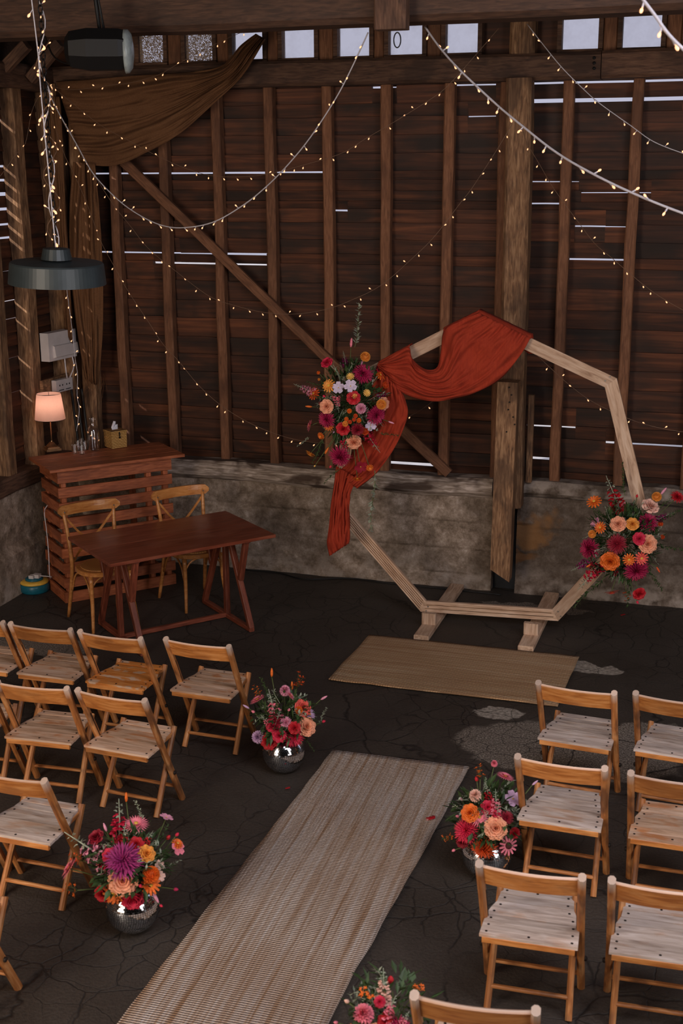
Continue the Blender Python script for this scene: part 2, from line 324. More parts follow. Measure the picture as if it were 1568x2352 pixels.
def beam(name, p0, p1, wd, th, mat, parent=None, up=(0, 0, 1), segs=1, jit=0., cham=.12, bow=None):
    """timber with local X along its length, width wd across (local Y), thickness th along up (local Z)"""
    Mx, L = frame(p0, p1, up); mb = MB(); c = min(wd, th) * cham
    prof = [(-wd / 2 + c, -th / 2), (wd / 2 - c, -th / 2), (wd / 2, -th / 2 + c), (wd / 2, th / 2 - c), (wd / 2 - c, th / 2), (-wd / 2 + c, th / 2), (-wd / 2, th / 2 - c), (-wd / 2, -th / 2 + c)] if cham else [(-wd / 2, -th / 2), (wd / 2, -th / 2), (wd / 2, th / 2), (-wd / 2, th / 2)]
    sd = random.random() * 100; rings = []
    for i in range(segs + 1):
        t = i / segs; dy = (noise.noise(V((t * L * 1.3, sd, 0))) * jit) if jit else 0; dz = (noise.noise(V((t * L * 1.3, sd, 9))) * jit) if jit else 0
        if bow: dz += bow * (1 - (2 * t - 1) ** 2)
        rings.append([V((t * L, a + dy + (noise.noise(V((t * L * 4, sd, j))) * jit * .4 if jit else 0), b + dz)) for j, (a, b) in enumerate(prof)])
    mb.loft(rings); return link(name, mb.mesh(name), mat, parent, Mx)
def struct(name, mb_or_mesh, mat, parent=None):
    o = mb_or_mesh.obj(name, mat, parent); o['kind'] = 'structure'; return o
def grp(name):
    o = bpy.data.objects.new(name, None); C.objects.link(o); W[o] = Matrix(); o['kind'] = 'structure'; return o
def copy_tree(o, parent=None):
    c = o.copy(); C.objects.link(c); c.parent = parent
    for ch in o.children: copy_tree(ch, c)
    return c
def smoothpts(pts, n):
    """Catmull-Rom resample of 2D/3D points to n points, even in arc length"""
    P = [V(p) for p in pts]; Q = [P[0] * 2 - P[1]] + P + [P[-1] * 2 - P[-2]]; out = []
    for i in range(1, len(Q) - 2):
        for k in range(12):
            t = k / 12; a, b, c, d = Q[i - 1], Q[i], Q[i + 1], Q[i + 2]
            out.append(.5 * ((2 * b) + (c - a) * t + (2 * a - 5 * b + 4 * c - d) * t * t + (3 * b - a - 3 * c + d) * t ** 3))
    out.append(P[-1]); s = [0]
    for i in range(1, len(out)): s.append(s[-1] + (out[i] - out[i - 1]).length)
    res = []; j = 0
    for k in range(n):
        d = s[-1] * k / (n - 1)
        while j < len(s) - 2 and s[j + 1] < d: j += 1
        u = (d - s[j]) / max(1e-9, s[j + 1] - s[j]); res.append(out[j].lerp(out[j + 1], min(1, u)))
    return res
# ================================================================ SETTING
YB = 10.41      # face of the plinth
YS = 10.50      # stud face
mb = MB(); mb.box((0, 3.4, -.06), (12.6, 15.6, .12)); floor = struct('floor', mb, M['floor'])
mb = MB(); mb.box((0, 3, -.2), (90, 90, .1)); struct('ground', mb, M['outside'])
mb = MB(); mb.box((0, 3.2, 5.45), (12.8, 15.6, .1)); struct('ceiling', mb, M['shell'])
mb = MB(); mb.box((5.2, 3.2, 2.7), (.12, 15.4, 5.4)); struct('wall_right', mb, M['shell'])
mb = MB(); mb.box((-6.0, .4, 2.7), (.1, 9.3, 5.5)); struct('wall_left_near', mb, M['shell'])
mb = MB(); mb.box((0, -4.3, 2.7), (12.8, .12, 5.4)); struct('wall_front', mb, M['shell'])
wb = grp('wall_back'); wl = grp('wall_left')
def plinth(name, x0, x1, mat, z1=.83):
    nx = int((x1 - x0) / .03); nz = 34; mb = MB(); ring = []
    for i in range(nx + 1):
        x = x0 + (x1 - x0) * i / nx; col = []
        for j in range(nz + 1):
            z = z1 * j / nz
            ln_ = min(abs(z - .34 - .03 * noise.noise(V((x * 1.5, 1, 1)))), abs(z - .11 - .02 * noise.noise(V((x * 1.5, 5, 1)))), abs(z - .60 - .05 * noise.noise(V((x * 1.2, 9, 1))))) ; d = noise.noise(V((x * 2.2, z * 3, 1))) * .022 + noise.noise(V((x * 7, z * 8, 4))) * .014 + noise.noise(V((x * 18, z * 20, 4))) * .006 + .016 * max(0, 1 - ln_ / .022) - .02 * max(0, 1 - z / .14)
            col.append(V((x, YB + d + .015 + (z / z1) * .02, z)))
        col += [V((x, YB + .3, z1)), V((x, YB + .3, 0))]; ring.append(col)
    mb.loft(ring); return mb.obj(name, mat, wb)
plinth('plinth', -6.2, -1.83, M['plaster']); plinth('plinth', -1.62, 2.6, M['plaster_right'], .86)
mb = MB(); mb.box((-1.72, YB + .2, .45), (.26, .2, .9)); mb.obj('plinth_recess', M['core'], wb)
beam('sill_beam', (-6.1, YB + .10, .93), (-1.84, YB + .10, .90), .24, .17, M['sill'], wb, segs=40, jit=.03, cham=.25)
beam('sill_beam', (-1.60, YB + .12, .93), (2.6, YB + .12, .90), .22, .14, M['plaster_right'], wb, segs=30, jit=.05, cham=.3)
# left low wall
mb = MB(); rings = []
for i in range(60):
    y = 5 + (10.5 - 5) * i / 59; col = []
    for j in range(13):
        z = .88 * j / 12; d = noise.noise(V((y * 2.2, z * 3, 21))) * .03 + noise.noise(V((y * 8, z * 9, 4))) * .008
        col.append(V((-5.80 + d - .03 * z + (.05 if z < .38 else 0), y, z)))
    col += [V((-6.15, y, .88)), V((-6.15, y, 0))]; rings.append(col)
mb.loft(rings); mb.obj('plinth', M['plaster'], wl)
beam('sill_beam', (-5.93, 5, .93), (-5.93, 10.45, .96), .26, .15, M['beam'], wl, segs=20, jit=.03)
# boards -----------------------------------------------------------------------------------
def boards(parent, axis, const, lo, hi, z0, z1, gaps, pitch, splits, dy=.036):
    """rows of weatherboards; gaps = (a0, a1, z, size): daylight slots between two rows"""
    zs = sorted(set(round(g[2], 3) for g in gaps)); zz = [z0]
    for z in zs:
        if z - zz[-1] > .06: zz.append(z)
        else: gaps = [(a, b, zz[-1] if abs(c - z) < .002 else c, d) for a, b, c, d in gaps]
    zz.append(z1); rows = []
    for a, b in zip(zz[:-1], zz[1:]):
        k = max(1, round((b - a) / pitch)); rows += [a + (b - a) * i / k + (random.uniform(-.012, .012) if i else 0) for i in range(k)]
    rows.append(z1)
    for r in range(len(rows) - 1):
        a, b = rows[r], rows[r + 1]
        gb = [g for g in gaps if abs(g[2] - a) < .02]; gt = [g for g in gaps if abs(g[2] - b) < .02]
        cuts = {lo, hi}
        for g in gb + gt: cuts |= {max(lo, g[0]), min(hi, g[1])}
        for s in random.sample(splits, min(len(splits), 3)): cuts.add(s)
        cuts = sorted(cuts); cuts = [c for i, c in enumerate(cuts) if i == 0 or c - cuts[i - 1] > .04]
        for c0, c1 in zip(cuts[:-1], cuts[1:]):
            mid = (c0 + c1) / 2
            bo = sum(g[3] for g in gb if g[0] <= mid <= g[1]); to = any(g[0] <= mid <= g[1] for g in gt)
            zb = a + bo / 1 if bo else a - .012; zt = b - .002 if to else b + .016
            jz = random.uniform(-.003, .003); j1 = random.uniform(-.006, .006)
            n = max(2, int((c1 - c0) / .25)); mb = MB(); rg = []; sd = random.random() * 99
            for i in range(n + 1):
                t = c0 + (c1 - c0) * i / n; q = noise.noise(V((t * 3, sd, 0)))
                e = q * (.004 if bo or to else .010)
                y0, y1 = dy + .003 * q, -.004 * q      # lower edge outside, upper edge inside
                ring = [(t - c0, y0, zb + e - a + jz), (t - c0, y1, zt + e - a + jz), (t - c0, y1 + .02, zt + e - a + jz), (t - c0, y0 + .02, zb + e - a + jz)]
                rg.append(ring)
            mb.loft([[V(p) for p in q2] for q2 in rg])
            if axis == 'x': Mx = Matrix.Translation((c0, const, a))
            else: Mx = Matrix.Translation((const, c0, a)) @ Matrix.Rotation(PI / 2, 4, 'Z')
            link('plank', mb.mesh('plank'), M['barn_board'], parent, Mx)
def gpx(x0, x1, y, s, Y=10.63):
    a, b = ony(x0, y, Y), ony(x1, y, Y); return (a.x, b.x, (a.z + b.z) / 2, s / 266.)
gb = [gpx(150, 745, 398, 2.8), gpx(228, 415, 577, 2.6), gpx(415, 520, 578, 2), gpx(520, 615, 579, 2.5), gpx(355, 615, 606, 2.6), gpx(1300, 1432, 597, 3), gpx(1335, 1495, 443, 2.5), gpx(1320, 1400, 513, 1.8),
      gpx(1215, 1330, 417, 1.2), gpx(1215, 1290, 468, 1.), gpx(1215, 1568, 226, 7), gpx(1568, 1900, 226, 9), gpx(1215, 1900, 184, 5), gpx(1045, 1140, 195, 4), gpx(855, 912, 202, 3),
      gpx(888, 1015, 1066, 4), gpx(1015, 1140, 1090, 5), gpx(1210, 1322, 979, 2), gpx(1390, 1568, 1021, 2.5), gpx(1210, 1262, 1053, 3), gpx(1075, 1140, 268, 1.5), gpx(765, 800, 484, 1.8), gpx(1390, 1440, 521, 1.8)]
studx = [ony(x, y, YS).x for x, y in ((272, 700), (386, 700), (503, 640), (623, 640), (752, 500), (884, 640), (1022, 640), (1291, 640), (1443, 640))]
boards(wb, 'x', 10.60, -6.05, 2.6, .96, 4.36, gb, .168, [x for x in studx])
for k, (x, y0, y1) in enumerate([(studx[0] - .46, 0, 0)] + [(s, 0, 0) for s in studx] + [(studx[8] + .55, 0, 0), (studx[8] + 1.1, 0, 0), (studx[6] + .46, 0, 0)]):
    beam('stud', (x, YS + .05, .98), (x + random.uniform(-.01, .01), YS + .05, 4.30), .085, .10, M['stud'], wb, up=(0, -1, 0), segs=10, jit=.014)
p, q = ony(283, 372, YS - .02), ony(1030, 1088, YS - .02)
beam('brace', p, q, .085, .05, M['stud'], wb, up=(0, -1, 0), segs=8, jit=.012)
# plate, clerestory, post
beam('wall_plate', (-6.1, 10.48, 4.335), (ony(1380, 150, 10.4).x, 10.48, 4.335), .22, .20, M['beam'], wb, segs=24, jit=.02)
beam('wall_plate', (ony(1382, 150, 10.4).x, 10.47, 4.335), (2.6, 10.47, 4.34), .22, .205, M['beam'], wb, segs=16, jit=.02)
for i in range(3):
    P = ony(1364, 133 + i * 12, 10.365); mb = MB(); mb.lathe([(.012, 0), (.012, .01), (.004, .014)], n=10, Mx=Matrix.Translation(P) @ Matrix.Rotation(PI / 2, 4, 'X')); mb.obj('bolt', M['iron'], wb)
mb = MB(); mb.box((-1.5, 10.56, 5.1), (9.4, .2, .66)); mb.obj('header_board', M['shell'], wb)
beam('post', (-1.67, 10.36, .80), (-1.695, 10.38, 4.25), .20, .2, M['post'], wb, up=(0, -1, 0), segs=20, jit=.02)
beam('post', (-1.70, 10.5, 4.42), (-1.70, 10.5, 4.9), .20, .2, M['post'], wb, up=(0, -1, 0), segs=4)
# short doubling post with a chamfered foot
a, b_ = ony(1170, 880, 10.16), ony(1144, 1290, 10.16)
mb = MB(); wv, tv = .082, .07
top = 1.90; bot = .30
prof = [[(-wv, -tv), (wv, -tv), (wv, tv), (-wv, tv)]]
rg = []
for z, k in ((top, 0), (1.4, 0), (.9, 0), (bot, 0)): rg.append([V((-1.68 - (top - z) * .012 + x + noise.noise(V((x * 9, z * 3, y))) * .006, 10.16 + y, z)) for x, y in prof[0]])
rg.append([V((-1.70 + x, 10.16 + y, .20 + (.0 if x > 0 else .1))) for x, y in prof[0]])
Mp, _L = frame((-1.70, 10.16, .2), (-1.68, 10.16, top)); ip = Mp.inverted(); mb.loft([[ip @ q for q in ring_] for ring_ in rg]); mb.obj('short_post', M['post'], wb, Mw=Mp)
beam('batten', (-1.53, 10.42, 1.0), (-1.53, 10.42, 1.75), .05, .05, M['post'], wb, up=(0, -1, 0))
for i in range(7):
    P = ony(1160 + random.uniform(0, 22), 890 + i * 17, 10.083); mb = MB(); mb.lathe([(.007, 0), (.005, .006)], n=8, Mx=Matrix.Translation(P) @ Matrix.Rotation(PI / 2, 4, 'X')); mb.obj('nail', M['iron'], wb)
# clerestory windows
WX = [(-5.52, -5.28), (-5.0, -4.77), (-4.57, -4.32), (-4.14, -3.87), (-3.70, -3.42), (-3.22, -2.95), (-2.79, -2.51), (-2.32, -2.06), (-1.40, -1.12), (-.94, -.65), (-.46, -.17), (.05, .33)]
for i, (x0, x1) in enumerate(WX):
    o = bpy.data.objects.new('window_%d' % (i + 1), None); C.objects.link(o); o['kind'] = 'structure'; W[o] = Matrix.Translation(((x0 + x1) / 2, 10.5, 4.46)); o.matrix_basis = W[o]
    mb = MB(); z0, z1 = 4.455, 4.79; t = .035
    mb.box(((x0 + x1) / 2, 10.5, z0 - t / 2 + .005), (x1 - x0 + 2 * t, .09, t)); mb.box(((x0 + x1) / 2, 10.5, z1 + t / 2), (x1 - x0 + 2 * t, .09, t))
    for x in (x0 - t / 2, x1 + t / 2): mb.box((x, 10.5, (z0 + z1) / 2), (t, .09, z1 - z0))
    mb.obj('window_frame', M['beam'], o)
    mb = MB(); mb.box(((x0 + x1) / 2, 10.52, (z0 + z1) / 2), (x1 - x0, .004, z1 - z0)); mb.obj('pane', M['pane'], o)
for a_, b2 in zip(WX[:-1], WX[1:]):
    x = (a_[1] + b2[0]) / 2; wdt = b2[0] - a_[1] - .07
    if wdt > .5:
        mb = MB(); mb.box((x - .0, 10.56, 4.63), (wdt, .03, .42)); mb.obj('panel', M['barn_board'], wb)
    else: beam('mullion', (x, 10.52, 4.42), (x, 10.52, 4.85), wdt, .10, M['stud'], wb, up=(0, -1, 0), segs=3, jit=.006)
mb = MB(); mb.box((-5.9, 10.55, 4.63), (.75, .05, .42)); mb.obj('panel', M['barn_board'], wb)
mb = MB(); mb.box((1.5, 10.55, 4.63), (2.3, .05, .42)); mb.obj('panel', M['barn_board'], wb)
# torn scrim behind the two left panes
mb = MB(); mb.box((-4.68, 10.49, 4.60), (.86, .002, .36)); mb.obj('torn_scrim', M['scrim'], wb)
# left wall: boards, posts, plate, rafters
XL = -5.97
def gpl(y, s, lo, hi, px=20):
    P = onx(px, y, XL); return (lo, hi, P.z, s / 285.)
yA0, yA1 = 9.78, 9.92
gl = []
for y, s in ((278, 3), (383, 4), (415, 5), (448, 8), (482, 7), (516, 5), (547, 6), (621, 2), (690, 3), (731, 3), (819, 3), (899, 3)): gl.append(gpl(y, s, 9.38, yA0 + .05, 12 + (y - 400) * .05))
boards(wl, 'y', XL - .0, 5., 10.55, .98, 4.30, gl, .117, [6.5, 8.0, 9.85], dy=-.03)
def lpost(y0, y1, xin, z0=1.0, z1=4.24, lean=0):
    beam('post', ((XL + .01 + xin) / 2, (y0 + y1) / 2 + lean, z0), ((XL + .01 + xin) / 2, (y0 + y1) / 2, z1), y1 - y0, xin - XL - .01, M['post'], wl, up=(1, 0, 0), segs=14, jit=.015)
lpost(9.74, 9.90, -5.82); lpost(9.26, 9.40, -5.82); lpost(8.4, 8.54, -5.84); lpost(7.4, 7.54, -5.84)
beam('corner_post', (-5.86, 10.42, .95), (-5.86, 10.42, 4.3), .22, .18, M['post'], wl, up=(0, -1, 0), segs=14, jit=.02)
beam('corner_post', (-5.62, 10.44, .98), (-5.60, 10.44, 4.3), .14, .14, M['post'], wb, up=(0, -1, 0), segs=10, jit=.02)
beam('wall_plate', (-5.87, 4.5, 4.33), (-5.87, 10.37, 4.33), .20, .20, M['beam'], wl, segs=12, jit=.02)
mb = MB(); mb.box((-5.97, 7.5, 4.9), (.04, 6.1, .98)); mb.obj('upper_panel', M['shell'], wl)
beam('brace', ony(-10, 178, 9.6), ony(62, 102, 9.6), .09, .08, M['beam'], wl, up=(0, -1, 0)); beam('brace', ony(70, 182, 9.9), ony(138, 98, 9.9), .09, .08, M['beam'], wl, up=(0, -1, 0))
# tie beam in the foreground, its post stub and iron ring
tb = grp('trim_1')
pa, pb = ony(-300, 112, 8.35), ony(1900, 29, 8.35)
beam('tie_beam', pa + V((0, -.14, .29)), pb + V((0, -.14, .29)), .30, .56, M['tie'], tb, segs=20, jit=.02)
P = ony(900, 62, 8.0)
beam('post_stub', (P.x, 7.98, P.z - .02), (P.x, 7.98, P.z + .8), .20, .12, M['beam'], tb, up=(0, -1, 0), segs=3, jit=.02)
Pc = ony(912, 92, 8.02); mb = MB(); mb.tube([Pc + V((.022 * math.cos(a * PI / 12), 0, .044 * math.sin(a * PI / 12))) for a in range(25)], .004, 6); mb.obj('iron_ring', M['iron'], tb)
# ================================================================ ARCH
arch = thing('wedding_arch', 'seven sided pale wooden arch standing on two flat feet before the wall', 'arch', (-1.73, 9.41, 0))
cx, cyy, cz, R, az, rt, ln = -1.7335, 9.4106, 1.2513, 1.2989, -.0196, .0389, -.1227
def hp(a, r, off=0):
    p = V((cx + r * math.cos(a) * math.cos(az), cyy + r * math.cos(a) * math.sin(az) + ln * r * math.sin(a), cz + r * math.sin(a)))
    return p + V((math.sin(az), 1, ln)).normalized() * off
for k in range(7):
    a0, a1 = PI / 2 - 2 * PI * k / 7 + rt, PI / 2 - 2 * PI * (k + 1) / 7 + rt; t = .022; R2 = R - .098 / math.cos(PI / 7)
    mb = MB(); o0, o1, i0, i1 = hp(a0, R), hp(a1, R), hp(a0, R2), hp(a1, R2); nn = V((math.sin(az), 1, ln)).normalized() * t
    Mx, L = frame(o0, o1, up=(0, -1, 0)); iv = Mx.inverted(); ps = [iv @ p for p in (o0 - nn, o1 - nn, i1 - nn, i0 - nn, o0 + nn, o1 + nn, i1 + nn, i0 + nn)]
    mb.add(ps, [(0, 1, 2, 3), (7, 6, 5, 4), (0, 4, 5, 1), (1, 5, 6, 2), (2, 6, 7, 3), (3, 7, 4, 0)])
    b = link('frame_board', mb.mesh('frame_board'), M['arch'], arch, Mx)
    if k in (4, 3, 5):  # grooved decking face
        for g in range(5 if k != 3 else 2):
            mg = MB(); f = (g + 1) / (6 if k != 3 else 3); q0 = iv @ (o0.lerp(i0, f) - nn * 1.02); q1 = iv @ (o1.lerp(i1, f) - nn * 1.02)
            mg.tube([q0.lerp(q1, .02), q0.lerp(q1, .98)], .0035, 4); mg.obj('groove', M['post'], b, Mw=Mx)
    for r_ in (R - .03, R - .075):
        for da in (.03,):
            P = hp(a1 + da, r_, -.024); mb = MB(); mb.lathe([(.007, 0), (.006, .004)], n=8, Mx=Matrix.Translation(P) @ Matrix.Rotation(PI / 2, 4, 'X')); mb.obj('screw', M['screwb'], arch)
for x0, x1 in ((-2.13, -2.12), (-1.31, -1.29)):
    beam('foot_board', (x0, 9.06, .024), (x1, 10.38, .024), .12, .045, M['arch'], arch)
    beam('foot_block', (x0, 9.33 - .0, .047), (x0, 9.33, .14), .115, .045, M['arch'], arch, up=(0, -1, 0))
# ================================================================ CLOTH
def cloth(name, A, B, Yf, n, m, folds, amp, mat, parent=None, power=1., crumple=.01, thick=.004, rag=0, seed=0, px=True):
    A, B = smoothpts([(a[0], a[1], 0) for a in A], n), smoothpts([(b[0], b[1], 0) for b in B], n); mb = MB(); rows = []
    for i in range(n):
        row = []; t = i / (n - 1)
        for j in range(m):
            s = j / (m - 1); q = A[i].lerp(B[i], s); ss = s ** power
            if rag and i > n - 8: q.y += rag * noise.noise(V((j * .9, seed, 3))) * (i - n + 8) / 8
            w_ = ss + .10 * noise.noise(V((t * 1.8, ss * 2.5, seed))) + .03 * noise.noise(V((t * 5, ss * 7, seed)))
            rd_ = 1 - abs(2 * noise.noise(V((t * 1.1, w_ * folds * 1.3, seed + 3)))); r2_ = 1 - abs(2 * noise.noise(V((t * 2.5, w_ * folds * 3.6, seed + 7))))
            y = Yf(t, s) - amp * (rd_ ** 2 * .8 + r2_ ** 2 * .35) * min(1, s * 5 + .1) * min(1, (1 - s) * 6 + .15)
            y += crumple * noise.noise(V((t * 9, s * 14, seed + 5)))
            row.append(ony(q.x, q.y, y))
        rows.append(row)
    mb.loft(rows, closed=False, caps=False); o = mb.obj(name, mat, parent, True)
    md = o.modifiers.new('thickness', 'SOLIDIFY'); md.thickness = thick; return o
drape = thing('fabric_drape', 'rust red crinkled gauze swagged over the top and left of the wooden arch', 'fabric', (-2.2, 9.2, .3))
YA = lambda z: cyy + ln * (z - cz)
cloth('swag', [(866, 836), (905, 815), (938, 797), (946, 822), (966, 842), (986, 850), (1004, 842), (1012, 805), (1020, 757), (1058, 736), (1098, 718)],
      [(868, 842), (886, 868), (915, 897), (955, 915), (1000, 922), (1045, 915), (1090, 903), (1150, 870), (1195, 815), (1218, 776)],
      lambda t, s: 9.20 - .07 * math.sin(PI * t) * math.sin(PI * s) - (.0 if t > .1 else 0), 70, 60, 4, .05, M['rust'], drape, 1.0, .03, seed=2)
def ridge(p, q, n=14):
    mb = MB(); rows = []
    for i in range(n):
        P = V((p[0], p[1], 0)).lerp(V((q[0], q[1], 0)), i / (n - 1)); b = ony(P.x, P.y, 9.20); j = .004 * noise.noise(V((i * .8, 3, 1)))
        rows.append([b + V((0, 0, -.01 + j)), b + V((0, .02, .012 + j)), b + V((0, .09, .014 + j)), b + V((0, .11, -.02)), b + V((.0, .115, -.14 + j * 4))])
    mb.loft(rows, closed=False, caps=False); o = mb.obj('folded_hem', M['rust'], drape, True); md = o.modifiers.new('t', 'SOLIDIFY'); md.thickness = .005
ridge((1098, 718), (1219, 776)); ridge((1018, 758), (1099, 718)); ridge((868, 836), (940, 797))
cloth('hanging_tail', [(866, 838), (855, 880), (842, 950), (820, 1010), (800, 1060), (775, 1085)], [(925, 905), (936, 940), (930, 975), (905, 1030), (865, 1085), (820, 1122)],
      lambda t, s: 9.22 - .03 * t, 50, 40, 4, .05, M['rust'], drape, seed=8, crumple=.03)
cloth('hanging_tail', [(772, 1070), (768, 1110), (760, 1160), (755, 1210), (751, 1245), (757, 1277)], [(822, 1100), (806, 1130), (802, 1165), (803, 1200), (803, 1235), (800, 1248)],
      lambda t, s: 9.18, 44, 34, 5, .05, M['rust'], drape, seed=12, crumple=.02, rag=4)
cur = thing('hessian_curtain', 'brown hessian curtain swagged across the top left corner with a frayed tail', 'curtain', (-5.4, 10.2, 1.6))
cloth('swag', [(128, 186), (210, 182), (330, 172), (440, 165), (510, 150), (552, 104), (588, 78)], [(190, 378), (262, 380), (335, 352), (415, 305), (490, 238), (558, 172), (610, 90)],
      lambda t, s: 10.24, 60, 70, 5, .09, M['hessian'], cur, 1.9, .03, seed=31)
cloth('tail', [(168, 372), (160, 480), (162, 620), (178, 760), (196, 870)], [(218, 376), (228, 480), (236, 620), (236, 760), (226, 885)],
      lambda t, s: 10.24, 60, 36, 3, .09, M['hessian'], cur, 1., .03, rag=22, seed=35)
cloth('tail', [(112, 222), (118, 330), (126, 460), (140, 640), (150, 760)], [(138, 222), (144, 330), (150, 460), (160, 640), (166, 790)],
      lambda t, s: 10.22, 50, 20, 1.5, .05, M['hessian'], cur, 1., .02, rag=8, seed=39)
mb = MB()
for i in range(26):
    x = random.uniform(185, 240); y = random.uniform(850, 885); P = ony(x, y, 10.2)
    mb.tube([P, P + V((random.uniform(-.02, .02), 0, -.05)), P + V((random.uniform(-.05, .05), random.uniform(-.02, .02), -random.uniform(.08, .2)))], .0012, 3)
mb.obj('frayed_thread', M['hessian'], cur)
# ================================================================ RUGS
def rug(name, label, cs, mat, hem):
    a, b, c, d = cs; nx, ny = (18, 90) if (a - d).length > 2 else (50, 24); top = []; mb = MB(); o0 = (a + b + c + d) / 4; ang = math.atan2((b - a).y, (b - a).x)
    Mx = Matrix.Translation(o0) @ Matrix.Rotation(ang, 4, 'Z'); iv = Mx.inverted()
    for i in range(ny + 1):
        v = i / ny; row = []
        for j in range(nx + 1):
            u = j / nx; p = a.lerp(b, u).lerp(d.lerp(c, u), v)
            e = .012 * noise.noise(V((p.x * 4, p.y * 4, 3))) if j in (0, nx) else 0; e2 = .010 * noise.noise(V((p.x * 5, p.y * 4, 8))) if i in (0, ny) else 0
            row.append(iv @ (p + V((e, e2, .011 + .003 * noise.noise(V((p.x * 6, p.y * 5, 0))) + (.006 if (i == 0 and hem) else 0)))))
        top.append(row)
    mb.loft(top, closed=False, caps=False)
    me = mb.mesh(name, True); r = link(name, me, mat, None, Mx); md = r.modifiers.new('t', 'SOLIDIFY'); md.thickness = .01; md.offset = -1
    tag(r, label, 'rug'); return r
g = lambda x, y: onz(x, y, 0)
n0, n1 = g(765, 1730), g(1077, 1769); m1, m0 = g(760, 2345), g(279, 2345)
r1 = rug('jute_runner', 'long pale jute runner down the aisle between the folding chairs', (n0, n1, n1 + (m1 - n1) * 1.55, n0 + (m0 - n0) * 1.55), M['jute'], True)
hem = MB(); hem.tube([n0.lerp(n1, i / 20) + V((0, -.004 + .004 * noise.noise(V((i * .7, 0, 0))), .016)) for i in range(21)], .008, 6); hem.obj('rolled_hem', M['jute'], r1, True)
rug('jute_mat', 'golden brown jute mat lying in front of the arch feet', (g(848, 1463), g(1330, 1513), g(1279, 1626), g(754, 1565)), M['jute2'], False)
# ================================================================ FOLDING CHAIRS
def folding_chair(seat='seat'):
    r = thing('folding_chair', 'x', 'chair', (0, 0, 0), 0, 'wooden folding chairs in rows either side of the aisle')
    for sx in (-1, 1):
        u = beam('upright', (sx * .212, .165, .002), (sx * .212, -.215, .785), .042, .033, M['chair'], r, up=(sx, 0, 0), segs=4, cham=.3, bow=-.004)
        mb = MB(); p0, p1 = V((sx * .1945, .055, .23)), V((sx * .1945, -.13, .61)); mb.tube([p0, p1], .006, 4); mb.obj('slot', M['screw'], u)
        beam('leg', (sx * .178, -.09, .002), (sx * .168, .183, .452), .036, .029, M['chair'], r, up=(sx, 0, 0), segs=2, cham=.3)
        mb = MB(); mb.lathe([(.012, 0), (.012, .008), (.006, .012)], n=10, Mx=Matrix.Translation((sx * .226, .055, .225)) @ Matrix.Rotation(sx * PI / 2, 4, 'Y')); mb.obj('pivot', M['screw'], r)
    # curved back rail
    mb = MB(); rg = []
    for i in range(13):
        t = i / 12 * 2 - 1; y = -.188 - .022 * (1 - t * t); rg.append([V((t * .2, y - .009, 0)), V((t * .2, y + .009, 0)), V((t * .2, y + .009 - .046, .105)), V((t * .2, y - .005 - .046, .112)), V((t * .2, y - .014 - .046, .104))])
    for q in rg:
        for v in q: v.z += .665; v.y += .032
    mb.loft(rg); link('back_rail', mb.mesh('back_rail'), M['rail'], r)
    # seat: seven slats cut to a waisted outline, on two side rails
    def hw(y):
        t = (y + .195) / .39                 # 0 rear .. 1 front
        return .208 - .012 * t - .034 * (1 / (1 + math.exp(-(t - .60) * 18)))
    n = 7
    for i in range(n):
        y0, y1 = -.195 + .39 * i / n + .0012, -.195 + .39 * (i + 1) / n - .0012; dip = .006 * math.sin(PI * (i + .5) / n)
        mb = MB(); zt = .44 - dip; a, b = hw(y0), hw(y1)
        mb.add([(-a, y0, zt - .014), (a, y0, zt - .014), (b, y1, zt - .014), (-b, y1, zt - .014), (-a, y0, zt), (a, y0, zt), (b, y1, zt), (-b, y1, zt)], [(3, 2, 1, 0), (4, 5, 6, 7), (0, 1, 5, 4), (1, 2, 6, 5), (2, 3, 7, 6), (3, 0, 4, 7)])
        link('seat_slat', mb.mesh('seat_slat'), M[seat], r)
    for sx in (-1, 1): beam('side_rail', (sx * .158, -.17, .413), (sx * .158, .17, .413), .028, .024, M['chair'], r)
    beam('rear_apron', (-.196, -.187, .412), (.196, -.187, .412), .018, .028, M['rail'], r); beam('front_apron', (-.16, .18, .412), (.16, .18, .412), .018, .026, M['chair'], r)
    mb = MB()
    for i in range(n):
        y = -.195 + .39 * (i + .5) / n; zt = .44 - .006 * math.sin(PI * (i + .5) / n)
        for sx in (-1, 1): mb.lathe([(.0062, 0), (.006, .0012)], (sx * (hw(y) - .026), y, zt), 8)
    mb.lathe([(.0062, 0), (.006, .0012)], (0, -.17, .439), 8); mb.lathe([(.0062, 0), (.006, .0012)], (0, .17, .439), 8)
    o = mb.obj('screw', M['screw'], r); o['kind'] = 'stuff'
    beam('stretcher', (-.17, -.045, .085), (.17, -.045, .085), .022, .018, M['chair'], r, cham=.3)
    beam('stretcher', (-.2, .115, .105), (.2, .115, .105), .024, .014, M['chair'], r, cham=.3)
    return r
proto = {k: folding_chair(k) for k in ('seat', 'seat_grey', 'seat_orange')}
used = set()
